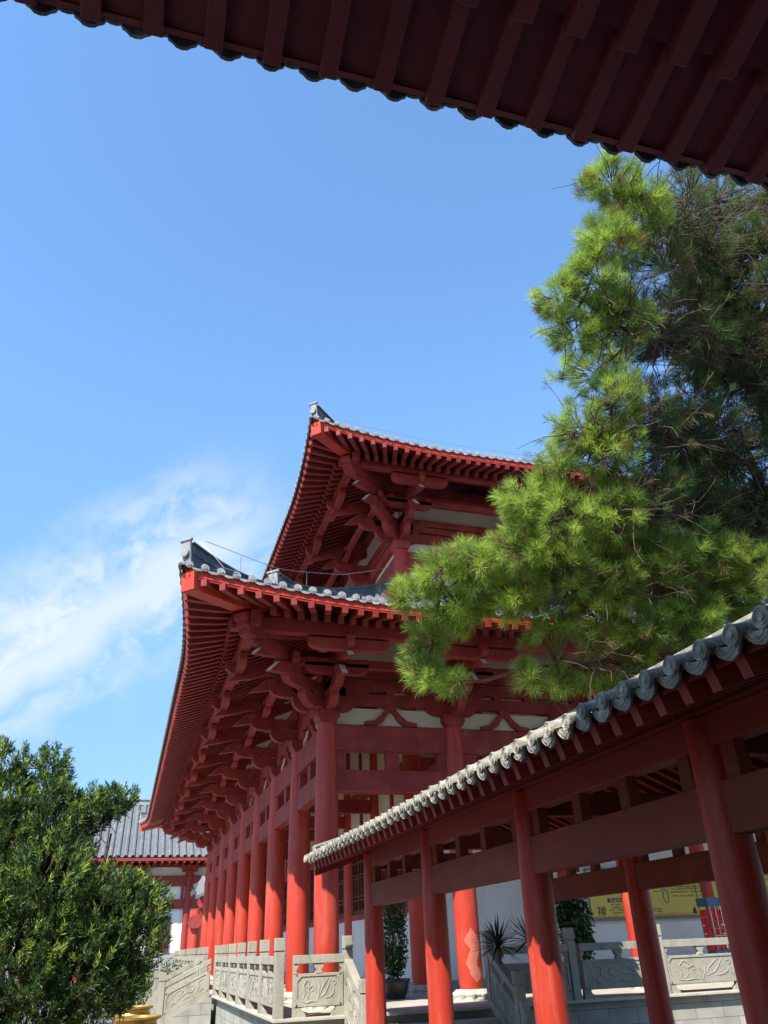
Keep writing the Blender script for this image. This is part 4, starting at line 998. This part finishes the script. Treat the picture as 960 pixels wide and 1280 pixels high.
leafy('broadleaf_shrub', 'dark broad-leaved shrub beside the yellow notice board', 'shrub', (10.1, 17.9, -.955), [(9.95,17.9,.35,.40,.65),(10.0,17.9,-.1,.33,.4),(9.75,17.9,.7,.3,.35)], 14000, .14, .055, 'broad', .9, pot=(.34,.42))
leafy('shrub', 'pale green shrub behind the side stairs in front of the far hall', 'shrub', (1.4, 33.0, -1.65), [(1.3,33,-.9,.8,.55),(1.9,33,-.55,.5,.5),(.5,33,-.6,.6,.6)], 3500, .12, .05, 'shrub', .5, tint=.7)
leafy('shrub', 'low rounded green shrub half hidden behind the dark evergreen tree', 'shrub', (-.2, 27.0, -1.65), [(-.2,27,-.9,.9,.7),(.5,27,-1.0,.6,.5)], 3500, .12, .05, 'shrub', .5, tint=.35)
def sword(name, label, base, h, n, ln, pot=(.26,.42)):
    t = thing(name, label, 'spiky plant', (base[0], base[1], base[2]+E), None)
    r, hh = pot; mb = MB(); mb.lathe([(r*.6,0),(r*.66,.02),(r*.92,hh*.5),(r*1.0,hh*.9),(r*1.06,hh),(r*.94,hh),(r*.9,hh-.05),(.01,hh-.04)], base, 28); mb.build('pot', 'pot', t, smooth=True)
    mb = MB(); mb.tube([(base[0],base[1],base[2]+hh-.05),(base[0]+.02,base[1],base[2]+h*.6),(base[0],base[1],base[2]+h)], [.035,.03,.025], 8); mb.build('stem', 'bark', t, smooth=True)
    mb = MB()
    for k in range(n):
        a = k*2.399; el = math.radians(82 - 115*(k/n)**.9 + random.uniform(-6, 6)); L = ln*random.uniform(.85, 1.1)
        d = V3((math.cos(a)*math.cos(el), math.sin(a)*math.cos(el), math.sin(el))); s = V3((-math.sin(a), math.cos(a), 0)); o = V3((base[0], base[1], base[2]+h)); u = d.cross(s)*.008
        P0 = o; P1 = o + d*L*.35; P2 = o + d*L*.7 + V3((0,0,-.01)); P3 = o + d*L + V3((0,0,-.05*L*math.cos(el)))
        vs = [P0-s*.009, P0+s*.009, P1-s*.017, P1+s*.017, P2-s*.012, P2+s*.012, P3, P0+u, P1+u, P2+u]
        mb.add(vs, [(0,7,8,2),(7,1,3,8),(2,8,9,4),(8,3,5,9),(4,9,6),(9,5,6),(0,2,3,1),(2,4,5,3),(4,6,5)])
    mb.build('leaves', 'yucca', t)
    return t
sword('sword_leaf_plant', 'spiky sword-leaf plant above the shaded stair rail, left of its twin', (6.13+.28, 14.35, -1.645), 1.60, 56, .52)
sword('sword_leaf_plant', 'spiky sword-leaf plant half hidden behind the third walkway post', (6.86, 14.0, -1.645), 1.66, 52, .50)

# ---- gold pots by the side stairs
def goldpot(label, x, y, r, top):
    t = thing('planter_pot', label, 'planter pot', (x, y, 0), 'gold planter pots by the side stairs')
    h = top+1.65
    mb = MB(); mb.lathe([(r*.55,0),(r*.6,.03),(r*.5,.08),(r*.72,h*.3),(r*.95,h*.62),(r*.98,h*.78),(r*.86,h*.88),(r*.9,h*.93),(r*1.05,h*.96),(r*1.06,h),(r*.9,h),(r*.86,h-.06)], (x, y, -1.65), 40); mb.build('pot', 'gold', t, smooth=True)
    mb = MB(); mb.lathe([(r*.87,h-.07),(.01,h-.05)], (x, y, -1.65), 24); mb.build('soil', 'soil', t)
    mb = MB()
    for k in range(24):
        a = 2*math.pi*k/24; mb.tube([(x+r*.99*math.cos(a), y+r*.99*math.sin(a), -1.65+h*.70), (x+r*1.0*math.cos(a+.06), y+r*1.0*math.sin(a+.06), -1.65+h*.74)], .018, 6)
    mb.build('relief_band', 'gold', t, smooth=True)
goldpot('gold planter pot beside the drum stone, farthest of the gold pots', .42, 18.9, .36, -.86)
goldpot('middle gold planter pot of the row left of the side stairs', .42, 15.9, .38, -.87)
goldpot('nearest gold planter pot at the bottom edge, only its rim showing', .42, 14.3, .42, -.93)

# =========================================================================== notice board and rack
nb = thing('notice_board', 'wide yellow notice board with printed text on the white temple wall', 'notice board', (14, 19.05, .43+E))
BX0, BX1, BY = 11.1, 17.2, 19.02
mb = MB(); mb.box(BX0, BX1, BY, BY+.05, .43, 1.5); mb.build('panel', 'yellow', nb)
mb = MB(); mb.box(BX0-.02, BX1+.02, BY-.02, BY+.06, .36, .428); mb.box(BX0-.02, BX1+.02, BY-.02, BY+.06, 1.502, 1.55); mb.box(BX1+.002, BX1+.05, BY-.02, BY+.06, .36, 1.55); mb.build('frame', 'greyframe', nb)
mb = MB()
xs = BX0
while xs < BX1-.05:     # ragged orange ground strip of the print
    w = random.uniform(.08, .2); mb.box(xs, min(xs+w, BX1), BY-.004, BY-.001, .432, .46+random.uniform(0, .045)); xs += w
mb.build('print_band', 'orange', nb)
mb = MB()
def marks(x0, x1, z, h, dens=.85):
    x = x0
    while x < x1:
        if random.random() < dens:
            w = h*.8
            for k in range(4):
                if random.random() < .5: a = x+random.uniform(0, w*.7); mb.box(a, a+h*.13, BY-.006, BY-.001, z, z+h*random.uniform(.5, 1))
                else: b = z+random.uniform(0, h*.85); mb.box(x, x+w, BY-.0065, BY-.0015, b, b+h*.13)
        x += h*1.1
for z, a, b in ((.70, 11.66, 12.3), (.635, 11.66, 12.3), (.575, 11.6, 12.4), (.515, 11.62, 12.0), (.575, 12.75, 13.1), (.52, 12.75, 13.1), (.98, 12.95, 13.2), (1.07, 13.45, 14.6), (1.02, 13.4, 14.5), (.95, 13.45, 14.55), (.86, 13.5, 14.35), (1.0, 14.9, 16.6), (.9, 14.9, 16.8), (.8, 14.9, 16.4), (.7, 14.9, 16.7), (1.2, 11.6, 16.8), (1.3, 12.0, 16.6), (.98, 11.55, 12.4)):
    marks(a, b, z, .038)
mb.build('print', 'ink', nb)
mb2 = MB(); mb2.box(11.58, 12.35, BY-.006, BY-.001, .765, .855); mb2.build('header', 'plum', nb)
mb = MB(); _b = mb; marks(11.66, 12.3, .782, .055, 1.0)
for v_ in range(len(mb.v)): x_, y_, z_ = mb.v[v_]; mb.v[v_] = (x_, y_-.006, z_)
mb.build('print', 'paper', nb)
mb = MB(); mb.tube([(13.30+.075*math.cos(t), BY-.006, .88+.155*math.sin(t)) for t in [k*math.pi/14 for k in range(29)]], .009, 6, caps=False)
mb.build('print', 'plum', nb)
mb = MB(); mb.lathe([(.01,0),(.05,.03),(.04,.09),(.01,.13)], (13.25, BY-.0, .93), 10); x = mb.build('print', 'pink', nb)
mb = MB(); mb.prism([(-.08,0),(.08,0),(.05,.05),(.03,.12),(.0,.16),(-.03,.12),(-.06,.05)], (14.08, BY-.003, .47), (1,0,0), (0,0,1), (0,1,0), .006); mb.build('print', 'ink', nb)
cu = bpy.data.curves.new('character', 'FONT'); cu.body = '禅'; cu.size = .27; cu.extrude = .002
to = bpy.data.objects.new('character', cu); C.objects.link(to); bpy.context.view_layer.update()
me = bpy.data.meshes.new_from_object(to.evaluated_get(bpy.context.evaluated_depsgraph_get())); bpy.data.objects.remove(to)
if len(me.vertices):
    me.transform(Matrix.Translation(Vector((11.24, BY-.004, .47+E)) - nb.location) @ Matrix.Rotation(math.radians(90), 4, 'X'))
    o = bpy.data.objects.new('print', me); me.materials.clear(); me.materials.append(M['ink']); C.objects.link(o); o.parent = nb

rk = thing('display_rack', 'red and blue wire display rack filled with red packets behind the stone balustrade', 'display rack', (13.5, 17.35, TZ+E))
RX0, RX1, RY0, RY1 = 13.12, 13.88, 17.2, 17.55
mb = MB()
mb.box(RX0-.03, RX1+.03, RY0-.03, RY1+.03, .56, .74); mb.build('top_box', 'blue', rk, bevel=.008)
mb = MB(); mb.box(RX0, RX1, RY0, RY1, -.42, -.34); mb.build('base_shelf', 'blue', rk, bevel=.008)
mb = MB()
for x in (RX0, RX1):
    for y in (RY0, RY1): mb.tube([(x, y, TZ+.005), (x, y, .56)], .012, 8)
mb.each('leg', 'greyframe', rk)
mb = MB()
for x in (RX0+.02, RX0+.18): mb.tube([(x, RY1, .74), (x-.03, RY1, 1.25)], .010, 6)
mb.each('upright', 'ink', rk)
mb = MB()
for k in range(6):
    x = RX0+.02+(RX1-RX0-.04)*k/5; mb.tube([(x, RY0-.02, -.34), (x, RY0-.02, .56)], .008, 6)
for z in (-.2, -.05, .1, .25): mb.tube([(RX0, RY0-.03, z), (RX1, RY0-.03, z)], .008, 6)
mb.build('wire_front', 'chrome', rk, smooth=True)
for r_ in range(5):
    for c_ in range(5):
        x = RX0+.02+(RX1-RX0-.12)*c_/4.3; z = -.33+r_*.17; mb = MB()
        dz = random.uniform(-.01, .01)
        mb.prism([(0,0),(.13,0),(.14,.06),(.12,.14),(.02,.145),(-.005,.07)], (x, RY0+.06+random.uniform(0, .02), z+dz), (1,0,0), (0,-.15,1), (0,1,0), .06)
        mb.build('packet', 'packet', rk, bevel=.012)
mb = MB()
for r_ in range(5):
    z = -.33+r_*.17; mb.prism([(0,0),(.26,0),(.25,.14),(.02,.145)], (RX0-.035, RY0+.03, z), (0,1,0), (0,0,1), (1,0,0), .05)
mb.build('side_packets', 'packet', rk, bevel=.01)
mb = MB(); mb.box(13.36, 13.50, RY0-.045, RY0-.04, -.30, -.22); mb.build('tag', 'paper', rk)

# =========================================================================== far hall and small gate roof
far = thing('far_hall', 'long low hall with grey tiled roof and white walls beyond the temple terrace', 'hall', (0, 78, 0))
FEX0, FEX1 = -40., 30.
mb = MB(); n = int((FEX1-FEX0)/.62); ys = [(75, 7.45), (77, 8.45), (79.5, 10.2), (82, 12.9)]
for i in range(n):
    x = FEX0+.62*i
    for k in range(3):
        (y0, z0), (y1, z1) = ys[k], ys[k+1]
        mb.add([(x,y0,z0),(x+.62,y0,z0),(x+.62,y1,z1),(x,y1,z1)], [(0,1,2,3)])
        o = len(mb.v)
        for (y, z) in ((y0, z0), (y1, z1)):
            for j in range(5):
                th = math.pi*j/4; mb.v.append((x-.17*math.cos(th), y-.1, z+.17*math.sin(th)))
        for j in range(4): mb.f.append((o+j, o+j+1, o+6+j, o+5+j))
r = mb.build('roof', 'tilefar', far)
mb = MB(); mb.add([(FEX0,82,12.9),(FEX1,82,12.9),(FEX1,89,7.45),(FEX0,89,7.45)], [(0,1,2,3)]); x = mb.build('rear_roof', 'tilefar', far)
mb = MB(); mb.box(FEX0, FEX1, 81.7, 82.3, 12.7, 13.15); mb.box(FEX0, FEX1, 81.6, 82.4, 13.15, 13.3); x = mb.build('ridge', 'tileend', far); x.parent = r
for k in range(int((FEX1-FEX0)/2)):
    pass
mb = MB(); mb.box(FEX0, FEX1, 75.0, 75.2, 7.15, 7.38); x = mb.build('fascia', 'galwood', far)
mb = MB()
for i in range(n): mb.box(FEX0+.62*i-.1, FEX0+.62*i+.1, 75.05, 78.2, 7.0, 7.16)
x = mb.build('eave_rafters', 'galwood', far); x['kind'] = 'stuff'
mb = MB(); mb.add([(FEX0,75.1,7.3),(FEX1,75.1,7.3),(FEX1,78.3,7.9),(FEX0,78.3,7.9)], [(0,1,2,3)]); mb.build('soffit', 'dark', far)
mb = MB(); mb.box(FEX0, FEX1, 78.2, 88.5, -1.65, 7.6); mb.build('wall', 'white', far)
mb = MB(); mb.box(FEX0, FEX1, 78.1, 78.3, -1.651, .2); mb.build('wall_base', 'dado', far)
for z0, z1, m_n in ((5.35, 6.2, 'galwood'), (3.55, 4.3, 'galwood'), (6.9, 7.25, 'galwood')):
    mb = MB(); mb.box(FEX0, FEX1, 77.95, 78.25, z0, z1); mb.build('beam', m_n, far)
x = 5.35-4.2*11
while x < FEX1:
    mb = MB(); mb.lathe([(.3,0),(.3,8.2)], (x, 78.0, -1.65), 20); mb.build('column', 'galwood', far, smooth=True)
    mb = MB(); mb.box(x-.35, x+.35, 77.3, 78.1, 6.2, 6.5); mb.box(x-.7, x+.7, 77.5, 78.0, 6.5, 6.8); mb.box(x-1.0, x+1.0, 77.3, 77.9, 6.8, 7.0); mb.build('bracket', 'galwood', far)
    mb = MB(); mb.box(x+.42, x+.62, 78.0, 78.22, 3.55, 6.2); mb.box(x-.62, x-.42, 78.0, 78.22, 3.55, 6.2); mb.build('strut', 'galwood', far)
    w = MB(); w.box(x+1.0, x+2.9, 78.05, 78.2, .3, 2.9); wo = w.build('window', 'lattice', far)
    w = MB()
    for k in range(8): w.box(x+1.1+k*.24, x+1.16+k*.24, 77.98, 78.05, .4, 2.8)
    w.box(x+.95, x+2.95, 77.97, 78.05, 2.8, 2.95); w.box(x+.95, x+2.95, 77.97, 78.05, .25, .4); fo = w.build('frame', 'lattice', far); fo.parent = wo
    x += 4.2

gt = thing('side_gate', 'small red gate with curled grey tiles beyond the last temple columns', 'gate', (5.4, 60, 0))
def gp(mbx, nm, m, **kw): return mbx.build(nm, m, gt, **kw)
for x in (4.75, 6.2):
    for y in (60, 62):
        mb = MB(); mb.lathe([(.30,0),(.30,3.6),(.27,4.3)], (x, y, -1.65), 20); gp(mb, 'column', 'redcol', smooth=True)
mb = MB(); mb.prism([(-.5,.0),(-.62,.2),(-.6,.5),(-.4,.7),(-.1,.72),(.1,.9),(.5,1.0),(.9,.85),(1.1,.6),(1.0,.3),(.7,.15),(.3,.2),(.0,.05)], (5.4, 59.7, 2.75), (1,0,0), (0,0,1), (0,1,0), .3); gp(mb, 'gable_board', 'redwood')
mb = MB(); mb.prism([(-.35,.0),(-.42,.25),(-.35,.55),(-.1,.72),(.15,.65),(.3,.75),(.5,.5),(.5,.2),(.3,-.05),(.0,-.1)], (4.65, 59.6, 1.6), (1,0,0), (0,0,1), (0,1,0), .3); gp(mb, 'gable_board', 'redwood')
mb = MB(); mb.beam((4.6, 60, 2.5), (9.4, 60, 2.5), .3, .4); mb.beam((4.6, 62, 2.5), (9.4, 62, 2.5), .3, .4); gp(mb, 'beam', 'redwood')
tl = MB()
for k in range(12):
    y = 59.4+.28*k
    tl.tube([(4.5, y, 3.75), (6.2, y, 4.55), (8, y, 5.6)], .12, 8)
tl.hexa([(4.5,59.3,3.6),(8,59.3,5.4),(8,62.6,5.4),(4.5,62.6,3.6),(4.5,59.3,3.72),(8,59.3,5.52),(8,62.6,5.52),(4.5,62.6,3.72)])
tl.beam((4.45, 59.3, 3.95), (8, 59.3, 5.75), .3, .4)
gp(tl, 'roof', 'tile')
mb = MB(); mb.prism([(-.5,0),(-.35,-.25),(0,-.1),(.3,-.35),(.5,0),(.4,.7),(-.1,.95),(-.35,.5)], (5.05, 59.1, 3.75), (1,0,0), (0,0,1), (0,1,0), .15); gp(mb, 'end_ornament', 'tileend')

# =========================================================================== sky, sun, camera
w = bpy.data.worlds.new('World'); S.world = w; w.use_nodes = True
nt = w.node_tree; n = nt.nodes; l = nt.links; bg = n['Background']
SD = Vector((-1, -.95, 1.4)).normalized()
el = math.asin(SD.z); 
sky = n.new('ShaderNodeTexSky'); sky.sky_type = 'NISHITA'; sky.sun_disc = False; sky.sun_elevation = el
sky.sun_rotation = math.atan2(SD.x, SD.y); sky.air_density = 1.0; sky.dust_density = .1; sky.ozone_density = 3.5; sky.altitude = 0
tc = n.new('ShaderNodeTexCoord')
def vmath(op, a, b=None):
    x = n.new('ShaderNodeVectorMath'); x.operation = op; l.new(a, x.inputs[0])
    if b is not None:
        if isinstance(b, (tuple, Vector)): x.inputs[1].default_value = b
        else: l.new(b, x.inputs[1])
    return x
def fm(op, a, b=None, c=None):
    x = n.new('ShaderNodeMath'); x.operation = op
    for i, q in enumerate((a, b, c)):
        if q is None: continue
        if isinstance(q, (int, float)): x.inputs[i].default_value = q
        else: l.new(q, x.inputs[i])
    return x.outputs[0]
def sm(a, lo, hi):
    x = n.new('ShaderNodeMapRange'); x.interpolation_type = 'SMOOTHSTEP'; l.new(a, x.inputs[0]); x.inputs[1].default_value = lo; x.inputs[2].default_value = hi; return x.outputs[0]
G = tc.outputs['Generated']
def dvec(u, v): # unit sky direction (azimuth from +Y toward +X, elevation), degrees
    a, e_ = math.radians(u), math.radians(v); return Vector((math.sin(a)*math.cos(e_), math.cos(a)*math.cos(e_), math.sin(e_)))
CA, CB = CLOUD = (Vector((-162.68,1019.78,323.74)).normalized(), Vector((112.78,839.49,478.07)).normalized())
nrm = CA.cross(CB).normalized(); al = (CB-CA).normalized()
off = vmath('DOT_PRODUCT', G, tuple(nrm)).outputs['Value']; alo = vmath('DOT_PRODUCT', G, tuple(al)).outputs['Value']
# wisps: noise stretched along the band
mp = n.new('ShaderNodeMapping'); 
cb = n.new('ShaderNodeCombineXYZ'); l.new(fm('MULTIPLY', alo, 2.6), cb.inputs[0]); l.new(fm('MULTIPLY', off, 7.5), cb.inputs[1]); 
dz_ = vmath('DOT_PRODUCT', G, tuple(nrm.cross(al))).outputs['Value']; l.new(fm('MULTIPLY', dz_, 2.0), cb.inputs[2])
nz = n.new('ShaderNodeTexNoise'); nz.inputs['Scale'].default_value = 1.5; nz.inputs['Detail'].default_value = 9; nz.inputs['Roughness'].default_value = .55; nz.inputs['Distortion'].default_value = .35
l.new(cb.outputs[0], nz.inputs['Vector'])
nz2 = n.new('ShaderNodeTexNoise'); nz2.inputs['Scale'].default_value = 9; nz2.inputs['Detail'].default_value = 6; l.new(G, nz2.inputs['Vector'])
offw = fm('ADD', off, fm('MULTIPLY', fm('SUBTRACT', nz2.outputs['Fac'], .5), .10))
band = fm('SUBTRACT', 1.0, sm(fm('ABSOLUTE', offw), .02, .135))
ca_ = CA.dot(al); cb_ = CB.dot(al)
ext = fm('SUBTRACT', 1.0, sm(alo, cb_-.10, cb_+.07))
nz3 = n.new('ShaderNodeTexNoise'); nz3.inputs['Scale'].default_value = 22; nz3.inputs['Detail'].default_value = 10; nz3.inputs['Roughness'].default_value = .62; nz3.inputs['Distortion'].default_value = .6; l.new(G, nz3.inputs['Vector'])
fine = fm('ADD', fm('MULTIPLY', nz.outputs['Fac'], .62), fm('MULTIPLY', nz3.outputs['Fac'], .38))
core = fm('SUBTRACT', 1.0, sm(fm('ABSOLUTE', offw), .0, .06))
a1 = fm('MULTIPLY', fm('MULTIPLY', band, ext), fm('MAXIMUM', sm(fine, .36, .60), fm('MULTIPLY', core, .8)))
a1 = fm('MULTIPLY', a1, .9)
fac = a1
mx = n.new('ShaderNodeMix'); mx.data_type = 'RGBA'; l.new(fac, mx.inputs[0]); hs = n.new('ShaderNodeHueSaturation'); hs.inputs['Saturation'].default_value = 1.05; l.new(sky.outputs[0], hs.inputs['Color']); 
sz = n.new('ShaderNodeSeparateXYZ'); l.new(G, sz.inputs[0])
hz = n.new('ShaderNodeMapRange'); hz.interpolation_type = 'SMOOTHSTEP'; l.new(sz.outputs[2], hz.inputs[0]); hz.inputs[1].default_value = 0; hz.inputs[2].default_value = .62; hz.inputs[3].default_value = .36; hz.inputs[4].default_value = 1.0
tt = n.new('ShaderNodeVectorMath'); tt.operation = 'MULTIPLY'; l.new(hs.outputs[0], tt.inputs[0]); tt.inputs[1].default_value = (.96, 1.04, 1.03)
hv = n.new('ShaderNodeVectorMath'); hv.operation = 'SCALE'; l.new(tt.outputs[0], hv.inputs[0]); l.new(hz.outputs[0], hv.inputs['Scale'])
l.new(hv.outputs[0], mx.inputs[6]); mx.inputs[7].default_value = (2.5, 2.7, 2.85, 1)
l.new(mx.outputs[2], bg.inputs['Color']); bg.inputs['Strength'].default_value = .15
sl = bpy.data.lights.new('sun', 'SUN'); sl.energy = 3.6; sl.angle = math.radians(.53); sl.color = (1, .95, .87)
so = bpy.data.objects.new('sun', sl); C.objects.link(so); so.rotation_euler = (-SD).to_track_quat('-Z', 'Y').to_euler(); so.location = SD*60

cam = bpy.data.cameras.new('camera'); cam.sensor_fit = 'HORIZONTAL'; cam.sensor_width = 36; cam.lens = 961/960*36; cam.clip_start = .05; cam.clip_end = 1500
co = bpy.data.objects.new('camera', cam); C.objects.link(co)
AX = (0.9572288756487959, 0.11201614502273145, 0.2667681819077915); AY = (-0.2871693941958589, 0.4803403980993796, 0.8287381015682295); AZ = (-0.035307487326706355, -0.8698996983606649, 0.4919633077076974)
right = Vector((AX[0], AY[0], AZ[0])); down = Vector((AX[1], AY[1], AZ[1])); fwd = Vector((AX[2], AY[2], AZ[2]))
R3 = Matrix((right, -down, -fwd)).transposed()
co.matrix_world = Matrix.Translation((0, 0, E)) @ R3.to_4x4()
S.camera = co
S.view_settings.view_transform = 'Standard'; S.view_settings.look = 'None'; S.view_settings.exposure = 1.32; S.view_settings.gamma = 1
S.render.resolution_x = 768; S.render.resolution_y = 1024
